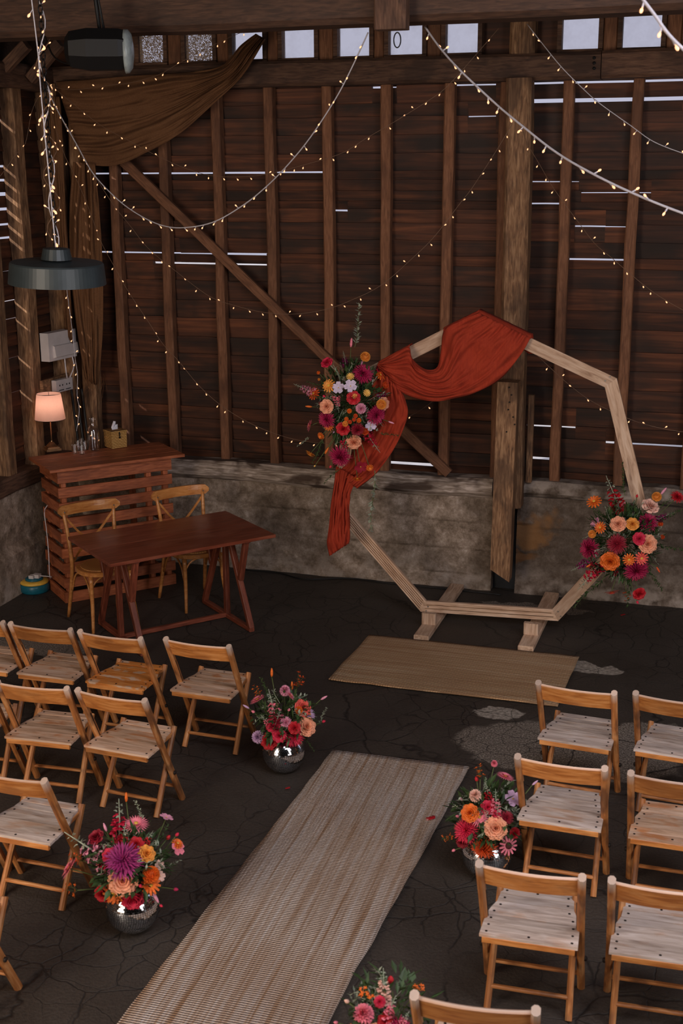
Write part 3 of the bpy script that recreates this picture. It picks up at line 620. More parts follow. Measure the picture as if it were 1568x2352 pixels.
CH = [(-4.53, 6.87, 0, 'seat', 'folding chair at the far left of the front left row, only seat in view'),
      (-4.05, 6.87, .5, 'seat', 'second folding chair from left in the left front row, pale worn seat'),
      (-3.545, 6.86, -2, 'seat_orange', 'folding chair with bright orange varnished seat in the left front row'),
      (-2.97, 6.89, -2, 'seat', 'folding chair at the aisle end of the left front row, beside the mirror ball vase'),
      (-4.14, 6.02, 3, 'seat', 'folding chair cut by the left edge in the second left row'),
      (-3.625, 6.02, 3.5, 'seat', 'second row left folding chair, the one left of the aisle end chair'),
      (-3.105, 6.02, -4, 'seat', 'folding chair at the aisle end of the second left row'),
      (-3.66, 5.02, 0, 'seat', 'folding chair cut by the left edge in the third left row'),
      (-3.165, 5.02, -1.5, 'seat_grey', 'folding chair with large pale seat beside the nearest left flower vase'),
      (-2.98, 4.16, 0, 'seat', 'nearest left folding chair, just one foot in view at the bottom left'),
      (-.655, 6.84, -4, 'seat_grey', 'folding chair at the aisle end of the right front row, corner over the golden mat'),
      (-.115, 6.84, -5, 'seat_grey', 'grey seated folding chair cut by the right edge in the right front row'),
      (-.625, 5.90, -1.5, 'seat_grey', 'folding chair right behind the right aisle flower vase, second right row'),
      (-.08, 5.88, -.5, 'seat', 'tan seated folding chair cut by the right edge in the second right row'),
      (-.63, 4.88, 2, 'seat_grey', 'folding chair with grey boards at the aisle end of the third right row'),
      (-.09, 4.91, 2.5, 'seat_grey', 'folding chair cut by the right edge in the third right row'),
      (-.695, 3.97, 5, 'seat', 'nearest right folding chair, cut by the bottom edge with just its back in view')]
_ft = onz(40, 2272); CH[9] = (_ft.x - .212, _ft.y - .155) + CH[9][2:]
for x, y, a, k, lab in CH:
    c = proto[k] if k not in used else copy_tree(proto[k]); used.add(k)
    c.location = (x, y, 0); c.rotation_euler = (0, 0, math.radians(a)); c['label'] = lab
# ================================================================ TABLE AND CROSS BACK CHAIRS
tz = .78; tc = [onz(160, 1230, tz), onz(247, 1299, tz), onz(630, 1232, tz), onz(522, 1169, tz)]
tcen = sum(tc, V()) / 4; ud = (tc[2] - tc[1] + tc[3] - tc[0]).normalized(); ud.z = 0; vd = V((-ud.y, ud.x, 0)); tang = math.atan2(ud.y, ud.x)
table = thing('trestle_table', 'dark red brown trestle table with two cross back chairs behind it', 'table', (tcen.x, tcen.y, 0), tang)
TL = .70; TW = .43
tp = lambda u, v, z: V((tcen.x, tcen.y, 0)) + ud * u + vd * v + V((0, 0, z))
for s in (-1, 1):
    beam('tabletop_board', tp(-TL, s * TW / 2, tz - .013), tp(TL, s * TW / 2, tz - .013), TW - .003, .026, M['table'], table, cham=.06)
for s in (-1, 1):
    u = s * .47; zt = tz - .03
    beam('base_bar', tp(u, -.42, .02), tp(u, .42, .02), .045, .035, M['trestle'], table)
    beam('centre_post', tp(u, 0, .03), tp(u, 0, zt), .05, .04, M['trestle'], table, up=ud)
    for k in (-1, 1):
        beam('leg', tp(u, k * .41, .03), tp(u, k * .06, zt), .045, .045, M['trestle'], table, up=ud)
        beam('strut', tp(u, k * .25, .40), tp(u, k * .36, zt), .045, .045, M['trestle'], table, up=ud)
    beam('bearer', tp(u, -.39, zt - .0), tp(u, .39, zt - .0), .045, .03, M['trestle'], table)
beam('stretcher', tp(-.45, 0, .025), tp(.45, 0, .025), .035, .035, M['trestle'], table)
def cross_chair():
    r = thing('cross_back_chair', 'x', 'chair', (0, 0, 0), 0, 'honey bentwood cross back chairs')     # faces +y
    mb = MB(); ring = []
    def disc(z, k, n=28): return [V((.205 * k * math.cos(a) * (1 - .12 * (math.sin(a) < 0) * abs(math.sin(a))), .20 * k * (abs(math.sin(a)) ** .8) * (1 if math.sin(a) > 0 else -1), z)) for a in [2 * PI * i / n for i in range(n)]]
    mb.loft([disc(.425, 1.), disc(.43, 1.02), disc(.455, 1.02), disc(.46, .99)]); mb.obj('seat_frame', M['bentwood'], r, False)
    mb = MB(); mb.loft([disc(.458, .84), disc(.466, .82), disc(.469, .6)]); mb.obj('cane_seat', M['cane'], r, False)
    for sx in (-1, 1):
        mb = MB(); pts = smoothpts([(sx * .205, -.26, .0), (sx * .19, -.20, .25), (sx * .182, -.17, .45), (sx * .19, -.20, .68), (sx * .205, -.235, .87)], 14); mb.tube(pts, [.013 + .004 * math.sin(i / 13 * PI) for i in range(14)], 10); mb.obj('back_leg', M['bentwood'], r, True)
        mb = MB(); pts = smoothpts([(sx * .185, .20, .0), (sx * .165, .165, .22), (sx * .16, .15, .43)], 10); mb.tube(pts, [.012 + .006 * i / 9 for i in range(10)], 10); mb.obj('front_leg', M['bentwood'], r, True)
        for ax in (0, 1):
            if ax == 0: pts = [(sx * .165, .160, .24), (sx * .15, .155, .35), (sx * .10, .155, .405), (sx * .05, .155, .42)]
            else: pts = [(sx * .167, .15, .24), (sx * .172, .12, .35), (sx * .172, .06, .405), (sx * .17, .01, .42)]
            mb = MB(); mb.tube(smoothpts(pts, 9), .008, 7); mb.obj('curved_brace', M['bentwood'], r, True)
        pts = [(sx * .188, -.18, .24), (sx * .185, -.12, .36), (sx * .18, -.06, .41), (sx * .175, 0, .42)]
        mb = MB(); mb.tube(smoothpts(pts, 9), .008, 7); mb.obj('curved_brace', M['bentwood'], r, True)
        pts = smoothpts([(sx * .185, -.222, .80), (sx * .08, -.235, .67), (0, -.237 - .004 * sx, .60), (-sx * .1, -.215, .53), (-sx * .175, -.16, .465)], 14)
        mb = MB(); rg = [[p + V((0, dy, dz)) for dy, dz in ((-.004, -.013), (.004, -.013), (.004, .013), (-.004, .013))] for p in pts]; mb.loft(rg); mb.obj('cross_slat', M['bentwood'], r)
        mb = MB(); mb.lathe([(.006, 0), (.005, .004)], n=8, Mx=Matrix.Translation((sx * .200, -.214, .855)) @ Matrix.Rotation(-PI / 2, 4, 'X')); mb.obj('bolt', M['screwb'], r)
    mb = MB(); rg = []
    for i in range(19):
        t = i / 18 * 2 - 1; y = -.238 - .05 * (1 - t * t) + .02; h = .040 * math.sqrt(max(.12, 1 - max(0, abs(t) - .85) ** 2 / .0225)); z = .865 + .0 * t
        y += 0; rg.append([V((t * .25, y - .013, z - h)), V((t * .25, y + .010, z - h)), V((t * .25, y + .012, z)), V((t * .25, y + .008, z + h)), V((t * .25, y - .011, z + h)), V((t * .25, y - .016, z))])
    mb.loft(rg); mb.obj('top_rail', M['bentwood'], r, False)
    return r
cc = cross_chair(); c2 = copy_tree(cc)
for o, (u, v), lab in ((cc, (-.41, .46), 'left cross back chair, in front of the slatted bar, honey bentwood with cane seat'), (c2, (.42, .48), 'right cross back chair, in front of the plastered wall, honey bentwood with cane seat')):
    p = tp(u, v, 0); o.location = p; o.scale = (1.06, 1.06, 1.06); o.rotation_euler = (0, 0, tang + PI); o['label'] = lab
# ================================================================ PALLET BAR
F0, F1 = V((-5.25, 9.07, 0)), V((-4.555, 9.815, 0)); bu = (F1 - F0).normalized(); bv = V((-bu.y, bu.x, 0)); BL = (F1 - F0).length; BD = .50; BH = 1.165
bar = thing('slatted_bar', 'red brown bar built of pallet slats standing in the corner', 'bar', F0, math.atan2(bu.y, bu.x))
bp = lambda u, v, z: F0 + bu * u + bv * v + V((0, 0, z))
SLZ = [(.0, .095)] + [(.132 * i + .0, .132 * i + .088) for i in range(1, 8)] + [(1.05, BH)]
for i, (z0, z1) in enumerate(SLZ):
    zc, h = (z0 + z1) / 2 + .001, z1 - z0
    beam('front_slat', bp(.0, .011, zc), bp(BL, .011, zc), .022, h, M['bar'], bar, segs=3, jit=.003)
    beam('side_slat', bp(.011, .024, zc), bp(.011, BD - .03, zc), .022, h, M['bar'], bar)
    if i in (0, 4, 8): beam('side_slat', bp(BL - .011, .024, zc), bp(BL - .011, BD - .03, zc), .022, h, M['bar'], bar)
    if i % 2 == 0: beam('back_slat', bp(.0, BD - .014, zc), bp(BL, BD - .014, zc), .022, h, M['bar'], bar)
for u in (.055, BL * .8, BL - .05):
    for v in (.05, BD - .055): beam('upright', bp(u, v, .001), bp(u, v, BH), .06, .045, M['bar'], bar, up=bu)
for i in range(4):
    v = -.07 + .15 * (i + .5)
    beam('top_board', bp(-.08, v, BH + .014), bp(BL + .10, v, BH + .014), .146, .026, M['bar'], bar, segs=3, jit=.002)
BT = BH + .028
# ---- things on the bar
P = onz(120, 1034, BT)
lamp = thing('table_lamp', 'lit table lamp with pink shade and brass stem on the bar', 'lamp', (P.x, P.y, BT), math.atan2(bu.y, bu.x))
T = lambda x, y, z: Matrix.Translation((P.x + x, P.y + y, BT + z))
mb = MB(); sq = lambda s, z: [T(0, 0, z) @ (Matrix.Rotation(.8, 4, 'Z') @ V((a * s, b * s, 0))) for a, b in ((-1, -1), (1, -1), (1, 1), (-1, 1))]
mb.loft([sq(.065, .001), sq(.065, .022), sq(.052, .024), sq(.052, .034), sq(.042, .036), sq(.014, .075)]); mb.obj('base', M['brass'], lamp)
mb = MB(); mb.lathe([(.010, .075), (.013, .082), (.006, .088), (.0055, .30)], (P.x, P.y, BT), 12); mb.obj('stem', M['brass'], lamp, True)
mb = MB(); mb.lathe([(.133, .28), (.105, .505)], (P.x, P.y, BT), 40, caps=False); o = mb.obj('shade', M['shade'], lamp, True)
mb = MB()
for a in range(3): mb.tube([V((P.x, P.y, BT + .49)), V((P.x + .104 * math.cos(a * 2.09), P.y + .104 * math.sin(a * 2.09), BT + .50))], .0015, 4)
mb.obj('shade_spider', M['screw'], lamp)
for r_, z in ((.133, .28), (.105, .505)):
    mb = MB(); mb.tube([V((P.x + r_ * math.cos(a * PI / 20), P.y + r_ * math.sin(a * PI / 20), BT + z)) for a in range(41)], .0018, 5); mb.obj('shade_ring', M['screw'], lamp)
mb = MB(); mb.lathe([(.01, .30), (.022, .34), (.018, .38), (.004, .395)], (P.x, P.y, BT), 14); mb.obj('bulb', emis('lamp_bulb', (255, 200, 160), 2), lamp, True)
ll = light('lamp_glow', 'POINT', (P.x, P.y, BT + .42), (P.x, P.y, 0), .8, (1, .70, .54)); ll.data.shadow_soft_size = .03
def tumbler(P, lab, first=[]):
    if first:
        o = copy_tree(first[0]); o.location = P; o['label'] = lab; return
    mb = MB(); mb.lathe([(.020, .0), (.0215, .003), (.026, .078)], n=20, caps=False); mb.lathe([(.002, .004), (.020, .004), (.020, .0), (.002, .0)], n=20, caps=False)
    o = link('tumbler', mb.mesh('tumbler', True), M['glass']); o.location = P; tag(o, lab, 'glass', 'small glass tumblers on the bar'); first.append(o)
for (x, y), lab in (((172, 1042), 'small tumbler at the left front of the cluster of glasses on the bar'), ((188, 1044), 'small tumbler at the front, nearest the bar edge'), ((179, 1033), 'small tumbler at the back left of the cluster of glasses'),
                    ((195, 1034), 'small tumbler at the right of the cluster, next to the carafe'), ((187, 1027), 'small tumbler at the very back of the cluster of glasses')):
    p = onz(x, y, BT); tumbler(p, lab)
p = onz(216, 1034, BT)
caf = thing('carafe', 'clear glass carafe of water with open neck on the bar', 'carafe', p)
mb = MB(); mb.lathe([(.002, .002), (.05, .002), (.054, .01), (.055, .17), (.048, .2), (.03, .222), (.029, .25), (.033, .285)], p, 32, caps=False); mb.obj('bottle', M['glass'], caf, True)
mb = MB(); mb.lathe([(.0505, .0135), (.0512, .165), (.046, .193), (.002, .193)], p, 28); mb.obj('water', M['water'], caf, True)
p = onz(266, 1026, BT); tb_ = thing('tissue_box', 'woven seagrass tissue box on the bar, lid with a clasp', 'tissue box', p, .95)
Mx = Matrix.Translation(p) @ Matrix.Rotation(.95, 4, 'Z')
mb = MB(); rg = [[V((a * s, b * s, z)) for a, b in ((-1, -1), (1, -1), (1, 1), (-1, 1))] for s, z in ((.072, .001), (.074, .06), (.074, .135))]; mb.loft(rg); mb.obj('basket', M['seagrass'], tb_, Mw=Mx)
mb = MB(); rg = [[V((a * s, b * s, z)) for a, b in ((-1, -1), (1, -1), (1, 1), (-1, 1))] for s, z in ((.078, .136), (.079, .15), (.076, .156), (.03, .158), (.02, .15))]; mb.loft(rg); mb.obj('lid', M['seagrass'], tb_, Mw=Mx)
mb = MB(); mb.tube([V((.0, -.080, .148)), V((-.006, -.083, .125)), V((0, -.084, .105)), V((.006, -.083, .125)), V((0, -.080, .148))], .003, 5); mb.lathe([(.003, 0), (.012, -.012), (.002, -.016)], (0, -.086, .108), 8); mb.obj('clasp', M['iron'], tb_, Mw=Mx)
ts = MB(); vs = [V((-.028, -.004, 0)), V((.03, .004, 0)), V((.028, .0, .045)), V((.012, .006, .038)), V((.008, -.006, .072)), V((-.008, .002, .076)), V((-.018, -.008, .04)), V((-.03, .01, .02))]
ts.add(vs, [(0, 1, 2, 3), (0, 3, 4, 5), (0, 5, 6, 7)]); t_ = ts.obj('tissue', M['tissue'], None, Mw=Mx @ Matrix.Translation((0, 0, .157))); t_.modifiers.new('t', 'SOLIDIFY').thickness = .004
tag(t_, 'white tissue sticking out of the woven box', 'tissue')
# ---- cable reel
p = onz(80, 1352, .02); p.z = 0; reel = thing('cable_reel', 'teal and yellow round extension reel on the floor by the bar', 'cable reel', p)
mb = MB(); mb.lathe([(.118, .001), (.128, .015), (.128, .06), (.12, .078)], p, 32); mb.obj('body', M['teal'], reel, True)
mb = MB(); mb.lathe([(.12, .078), (.128, .088), (.118, .102), (.078, .106)], p, 32); mb.obj('rim', M['yellow'], reel, True)
mb = MB(); mb.lathe([(.078, .106), (.078, .118), (.066, .126), (.002, .126)], p, 28); mb.obj('socket_hub', M['teal'], reel, True)
mb = MB(); mb.box((p.x + .03, p.y + .0, .142), (.06, .05, .032)); mb.box((p.x + .0, p.y - .03, .14), (.045, .045, .028)); mb.obj('plug', M['whiteplastic'], reel)
cpt = [onz(98, 1178, .68) + V((0, 0, 0)), ] if 0 else []
pts = smoothpts([p + V((.06, 0, .145)), p + V((.16, .02, .14)), V((-5.44, 9.16, .20)), V((-5.47, 9.22, .4)), V((-5.50, 9.26, .6)), V((-5.53, 9.30, .74)), V((-5.50, 9.34, .80))], 30)
mb = MB(); mb.tube(pts, .004, 6); tag(mb.obj('power_cord', M['cable_white'], None, True), 'white power cord rising from the reel up the side of the bar', 'cord')
pts = smoothpts([onz(x, y, .008) for x, y in ((560, 1308), (640, 1316), (700, 1330), (800, 1328), (880, 1338), (1000, 1350), (1150, 1366))], 50)
mb = MB(); mb.tube(pts, .007, 6); tag(mb.obj('floor_cable', M['cable_black'], None, True), 'black cable lying along the foot of the back wall', 'cable')
# ---- fuse box, socket, conduit on the left wall
rzb = Matrix.Translation((-5.73, 9.90, 2.06)) @ Matrix.Rotation(-.14, 4, 'Z')
fb = thing('fuse_box', 'white plastic fuse box on the corner post above the lamp', 'fuse box', (-5.73, 9.9, 1.93))
mb = MB(); mb.box((-.045, .20, 0), (.09, .40, .25), rzb); mb.obj('case', M['whiteplastic'], fb)
mb = MB(); mb.add([rzb @ V(q) for q in ((0, .06, -.10), (0, .395, -.10), (.032, .395, -.09), (.032, .06, -.09), (0, .06, .01), (0, .395, .01), (.018, .395, .005), (.018, .06, .005))], [(0, 1, 2, 3), (3, 2, 6, 7), (7, 6, 5, 4), (0, 3, 7, 4), (1, 5, 6, 2), (0, 4, 5, 1)]); mb.obj('flap', M['whiteplastic'], fb)
rzs = Matrix.Translation((-5.72, 9.97, 1.70)) @ Matrix.Rotation(-.14, 4, 'Z')
so = thing('wall_socket', 'white double wall socket under the fuse box', 'socket', (-5.72, 9.97, 1.65))
mb = MB(); mb.box((-.025, .12, 0), (.05, .24, .11), rzs); mb.obj('box', M['whiteplastic'], so)
mb = MB()
for y in (.05, .09, .15, .19): mb.box((.001, y, .005), (.004, .010, .014), rzs)
mb.box((.001, .07, -.038), (.004, .07, .006), rzs); mb.box((.001, .17, -.038), (.004, .07, .006), rzs); mb.obj('switch_slot', M['black'], so)
mb = MB(); mb.box((-5.80, 10.1, 1.70), (.03, .5, .14)); mb.obj('mounting_board', M['post'], wl)
mb = MB()
for k in range(3): mb.tube(smoothpts([(-5.66 + k * .03, 10.13 + k * .04, 1.65), (-5.655 + k * .03, 10.15 + k * .04, 1.4), (-5.63 + k * .03, 10.15 + k * .03, 1.05), (-5.68, 10.2, .85)], 14), .012, 7)
tag(mb.obj('cable_bundle', M['cable_black'], None, True), 'bundle of black cables dropping from the socket behind the bar', 'cable')
mb = MB()
for k in range(2): mb.tube(smoothpts([(-5.68, 10.08 + k * .14, 1.94), (-5.665, 10.06 + k * .15, 1.85), (-5.68, 10.10 + k * .05, 1.76)], 10), .006, 6)
tag(mb.obj('grey_cable', M['cable_white'], None, True), 'pale cables joining the fuse box and the wall socket', 'cable')
# ================================================================ PENDANT LAMP, FLOODLIGHT
YP = 6.3; Pc = ony(131, 626, YP)
pn = thing('pendant_lamp', 'grey enamel pendant lamp with wide flat shade hanging from a chain', 'lamp', (Pc.x, Pc.y, Pc.z - .09))
rp = .255
tilt = Matrix.Translation(Pc) @ Matrix.Rotation(.05, 4, 'Y') @ Matrix.Rotation(.03, 4, 'X')
mb = MB(); mb.lathe([(.05, .066), (rp - .006, .056), (rp, .048), (rp + .012, -.058), (rp + .008, -.058), (rp - .008, .044), (.05, .052)], n=72, Mx=tilt, caps=False); mb.obj('shade', M['pendant'], pn, False)
mb = MB(); mb.lathe([(.07, .045), (.10, -.02), (.085, -.075), (.02, -.09), (.002, -.09)], n=28, Mx=tilt); mb.obj('reflector', M['black'], pn, True)
mb = MB(); mb.lathe([(.03, .065), (.045, .07), (.085, .072), (.082, .085), (.072, .13), (.03, .135), (.002, .135)], n=24, Mx=tilt); mb.obj('cap', M['pendant'], pn, False)
mb = MB()
zt = Pc.z + .14; i = 0
while zt < 5.35:
    a = (i % 2) * PI / 2; ctr = V((Pc.x, Pc.y, zt)); mb.tube([ctr + V((.012 * math.cos(b * PI / 5) * math.cos(a), .012 * math.cos(b * PI / 5) * math.sin(a), .024 * math.sin(b * PI / 5))) for b in range(11)], .0035, 4); zt += .038; i += 1
mb.obj('chain', M['iron'], pn, True)
Pf = ony(232, 118, 7.7)
fl = thing('floodlight', 'black floodlight hanging below the tie beam at the top left', 'light', Pf - V((0, 0, .14)))
RF = Matrix.Rotation(.36, 3, 'Z')
mb = MB(); rg = []
for x, s in ((-.22, .55), (-.19, .85), (-.08, 1.), (.12, .98), (.155, .9)):
    rg.append([Pf + RF @ V((x, -.15 * s * math.cos(a), .135 * s * math.sin(a) + .01)) for a in [2 * PI * k / 8 + PI / 8 for k in range(8)]])
mb.loft(rg); mb.obj('housing', M['black'], fl)
mb = MB(); rg = [[Pf + RF @ V((x, -.15 * s * math.cos(a), .15 * s * math.sin(a))) for a in [2 * PI * k / 16 for k in range(16)]] for x, s in ((.15, .9), (.175, .88), (.195, .7), (.205, .3))]
mb.loft(rg); mb.obj('glass_front', plain('frosted_lens', (150, 160, 160), .25), fl, True)
mb = MB(); mb.tube([Pf + V((0, 0, .12)), Pf + V((-.02, -.0, .3)), Pf + V((-.03, 0, .9))], .012, 6); mb.tube([Pf + V((.03, 0, .12)), Pf + V((.0, -.0, .3)), Pf + V((-.01, 0, .9))], .008, 6); mb.obj('strap', M['black'], fl, True)
mb = MB(); mb.tube(smoothpts([Pf + V((-.1, .05, .05)), Pf + V((-.3, .2, -.05)), Pf + V((-.5, .3, 0)), Pf + V((-.62, .4, .15))], 14), .006, 5); mb.obj('lead', M['cable_black'], fl, True)
# ================================================================ FAIRY LIGHTS
bm_ = MB(); bm_.lathe([(.003, .0), (.0035, .006), (.007, .010), (.008, .018), (.006, .026), (.001, .030)], n=8); BULB = bm_.mesh('bulb', True); BULB.materials.append(M['bulb'])
def string(pts, Ys, lab, thick=.0022, mat='cable_thin', every=.125, sc=1., jit=0, cont3d=None):
    if cont3d: Q = cont3d
    else:
        n = len(pts); Q = [ony(x, y, Ys[0] + (Ys[1] - Ys[0]) * i / (n - 1)) for i, (x, y) in enumerate(pts)]
    L = sum((Q[i + 1] - Q[i]).length for i in range(len(Q) - 1)); m = max(8, int(L / .04)); R_ = smoothpts(Q, m)
    r = thing('fairy_lights', lab, 'fairy lights', R_[0], 0, 'strings of warm fairy lights'); mb = MB(); mb.tube(R_, thick, 5)
    d = every / 2; acc = 0
    for i in range(1, m):
        acc += (R_[i] - R_[i - 1]).length
        if acc >= d:
            d += every * random.uniform(.85, 1.15); a = random.uniform(0, 2 * PI); dirv = V((math.cos(a) * .8, math.sin(a) * .5, random.choice((-1, -1, -.8, .5)))).normalized()
            st = R_[i]; e = st + dirv * .018 * sc; mb.tube([st, e], thick * .8, 4)
            q = dirv.to_track_quat('Z', 'Y').to_matrix().to_4x4(); link('bulb', BULB, None, r, Matrix.Translation(e) @ q @ Matrix.Scale(sc * .62, 4))
    mb.obj('cable', M[mat], r, True); return r
string([(845, 75), (815, 140), (780, 210), (740, 275), (700, 332), (655, 385), (612, 428), (560, 470), (490, 510), (420, 523), (370, 517), (320, 494), (270, 458), (215, 400), (175, 330), (130, 250), (107, 200)], (8.5, 9.9), 'thick white fairy light string curving from the middle window down to the left post', .0048, 'cable_white', .115, 1.1)
string([(976, 62), (1012, 112), (1060, 165), (1140, 240), (1200, 290), (1270, 345), (1340, 388), (1440, 438), (1568, 490), (1750, 552)], (8.1, 6.2), 'thickest white fairy light string sloping down to the right edge', .0062, 'cable_white', .14, 1.25)
string([(1145, 65), (1080, 140), (1025, 200), (985, 230), (905, 280), (840, 318), (784, 352), (700, 378), (600, 402), (500, 405), (430, 388), (355, 355), (300, 325), (235, 290), (170, 240), (110, 190)], (9.6, 10.0), 'thin fairy light string dipping from the right of the windows to the hessian curtain', .002)
string([(1176, 285), (1140, 345), (1085, 430), (1060, 462), (1000, 540), (950, 590), (875, 655), (805, 690), (750, 710), (680, 721), (610, 718), (540, 702), (480, 680), (400, 620), (340, 570), (300, 520), (260, 470), (215, 400), (180, 345), (140, 270), (112, 200)], (9.9, 10.0), 'long thin fairy light string sagging low across the middle of the back wall', .002)
string([(1200, 285), (1206, 320), (1240, 380), (1274, 437), (1329, 512), (1366, 560), (1404, 592), (1460, 640), (1510, 678), (1568, 712), (1640, 745)], (10.0, 9.2), 'fairy light string running from the big post down to the right edge', .002)
string([(1210, 55), (1245, 100), (1290, 155), (1345, 210), (1380, 240), (1450, 290), (1500, 325), (1568, 352), (1640, 372)], (9.4, 8.6), 'fairy light string from the beam to the upper right edge', .003, 'cable_white')
string([(1462, -20), (1500, 30), (1532, 75), (1568, 112), (1630, 165)], (5.0, 4.4), 'blurred fairy light string close by in the top right corner', .006, 'cable_white', .13, 1.3)
string([(110, 195), (120, 270), (146, 350), (170, 400), (195, 457), (215, 510), (235, 562), (265, 617), (295, 670), (340, 738), (373, 789), (410, 829), (459, 888), (520, 940), (600, 984), (690, 1012), (780, 1018), (860, 1002), (925, 965), (985, 928), (1060, 860), (1120, 790), (1160, 738)], (10.0, 9.65), 'fairy light string falling from the left post and passing low behind the arch flowers', .002)
string([(1166, 742), (1218, 800), (1253, 835), (1300, 878), (1348, 915), (1400, 943), (1460, 968), (1510, 982), (1568, 992), (1640, 998)], (9.75, 9.6), 'fairy light string behind the right shoulder of the arch', .002)
string([(108, 196), (165, 206), (250, 196), (300, 190), (345, 178), (372, 168), (410, 146), (500, 98), (560, 72)], (10.0, 9.7), 'short fairy light string along the top of the hessian curtain', .002)
string([(100, 205), (75, 250), (58, 330), (38, 352), (10, 392), (-20, 430)], (9.7, 9.3), 'short fairy light string falling to the left edge', .002)
string([(152, 655), (158, 700), (166, 760), (172, 820), (178, 860), (177, 910), (182, 940), (176, 990)], (9.78, 9.85), 'fairy light string hanging down past the fuse box', .0022, 'cable_white', .1)
p = onz(192, 1024, BT); string(None, None, 'end of a fairy light string lying by the glasses on the bar', .002, 'cable_thin', .07, 1.2, cont3d=[p + V((.03, .08, .03)), p + V((.0, .08, .09)), p + V((-.01, .1, .13)), p + V((.05, .12, .05)), p + V((.06, .14, .01))])
def helix(r, n, z0, z1, ph): return [V((Pc.x + r * math.cos(ph + i * .9), Pc.y + r * math.sin(ph + i * .9), z0 + (z1 - z0) * i / n)) for i in range(n + 1)]
string(None, None, 'white fairy light string wound around the pendant lamp chain', .003, 'cable_white', .07, .95, cont3d=helix(.022, 34, Pc.z + .15, 5.0, 0))
string(None, None, 'thin fairy light string twisted around the pendant lamp chain', .0022, 'cable_thin', .06, .7, cont3d=helix(.04, 26, Pc.z + .16, 4.25, 2))
Q = V((Pc.x - .07, Pc.y - .3, 0))
string(None, None, 'straight fairy light string hanging before the pendant chain', .003, 'cable_white', .16, 1.3, cont3d=[ony(x, y, 6.05) for x, y in ((70, -20), (80, 60), (88, 130), (93, 200), (102, 300), (112, 400), (121, 500), (128, 568))])
# ================================================================ FLOWERS
def petal(mb, az_, el, L, wd, base=0., cup=0., mi=0, tip=.15, curl=0., segs=3):
    """petal from the axis outward: az azimuth, el elevation above the flower plane"""
    rd = V((math.cos(az_), math.sin(az_), 0)); sd = V((-math.sin(az_), math.cos(az_), 0)); pts = []; pos = rd * base[0] + V((0, 0, base[1])) if isinstance(base, tuple) else rd * base
    for i in range(segs + 1):
        t = i / segs; e = el + curl * t; 
        if i: pos = pos + (rd * math.cos(e) + V((0, 0, math.sin(e)))) * (L / segs)
        nrm = (-rd * math.sin(e) + V((0, 0, math.cos(e))))
        w_ = wd * (math.sin(PI * min(.98, (t * .8 + .16))) if tip < .5 else (.55 + .6 * t - .35 * t * t)) * (1 if i < segs else tip if tip < .5 else .75) / 2
        pts.append([pos - sd * w_ + nrm * cup * w_, pos, pos + sd * w_ + nrm * cup * w_])
    mb.loft(pts, closed=False, caps=False, mi=mi)
def fl_dahlia(n=10, k0=8, wd=.135, L=.5, ball=False):
    mb = MB(); rnd = random.Random(3)
    for r in range(n):
        t = r / (n - 1); el = (1.35 - 1.25 * t) if not ball else (1.5 - 1.9 * t); cnt = k0 + int(18 * t)
        for i in range(cnt):
            petal(mb, 2 * PI * (i + .5 * (r % 2)) / cnt + rnd.uniform(-.1, .1), el + rnd.uniform(-.12, .12), (.34 + .58 * t) * (.9 + rnd.uniform(0, .2)) if not ball else .55, wd, (.04 + .08 * t, .22 * (1 - t) + .02), .6, 0, .12, -.25)
    mb.lathe([(.12, .1), (.1, .3), (.01, .35)], n=8); return mb.mesh('dahlia', True)
def fl_rose(rings=6):
    mb = MB(); rnd = random.Random(5)
    for r in range(rings):
        t = r / (rings - 1); cnt = 3 + r
        for i in range(cnt):
            petal(mb, 2 * PI * (i + .37 * r) / cnt, 1.5 - .95 * t + rnd.uniform(-.08, .08), .42 + .35 * t, .40 + .62 * t, (.03 + .14 * t, .18 * (1 - t)), .55, 0, .8, -.1 - .75 * t, 4)
    mb.lathe([(.2, -.02), (.12, .2), (.02, .3)], n=8); return mb.mesh('rose', True)
def fl_zinnia(rows=3, cnt=13, wd=.30, mi2=1, eye=.2):
    mb = MB()
    for r in range(rows):
        for i in range(cnt - r * 2): petal(mb, 2 * PI * (i + .5 * (r % 2)) / (cnt - r * 2), .08 + .3 * r, .88 - .2 * r, wd, (.06, .03 + .05 * r), .25, 0, .7, -.15)
    mb.lathe([(eye * 1.1, .06), (eye, .2), (eye * .5, .27), (.01, .28)], n=10, mi=1); return mb.mesh('zinnia', True)
def fl_gerbera(): 
    mb = MB()
    for r, (c, L, e) in enumerate(((26, .95, .05), (24, .78, .25), (18, .45, .6))):
        for i in range(c): petal(mb, 2 * PI * (i + .5 * r) / c, e, L, .13, (.05, .03 + .04 * r), .3, 0, .12, -.1)
    mb.lathe([(.18, .08), (.15, .2), (.01, .24)], n=10, mi=1); return mb.mesh('gerbera', True)
def fl_cosmos():
    mb = MB()
    for i in range(5): petal(mb, 2 * PI * i / 5, .25, .9, .95, (.04, .02), .2, 0, .8, -.2, 4)
    mb.lathe([(.09, .04), (.07, .14), (.01, .16)], n=8, mi=1); return mb.mesh('cosmos', True)
def fl_ball():
    mb = MB(); rnd = random.Random(9)
    for i in range(90):
        z = 1 - 1.5 * i / 90; a = i * 2.4; r = math.sqrt(max(0, 1 - z * z)); el = math.asin(max(-1, min(1, z)))
        petal(mb, a, el, .34, .42, (r * .6, z * .55 + .35), .5, 0, .7, .2, 2)
    mb.lathe([(.3, -.2), (.6, .1), (.62, .5), (.35, .85), (.01, .95)], n=10); return mb.mesh('ball', True)
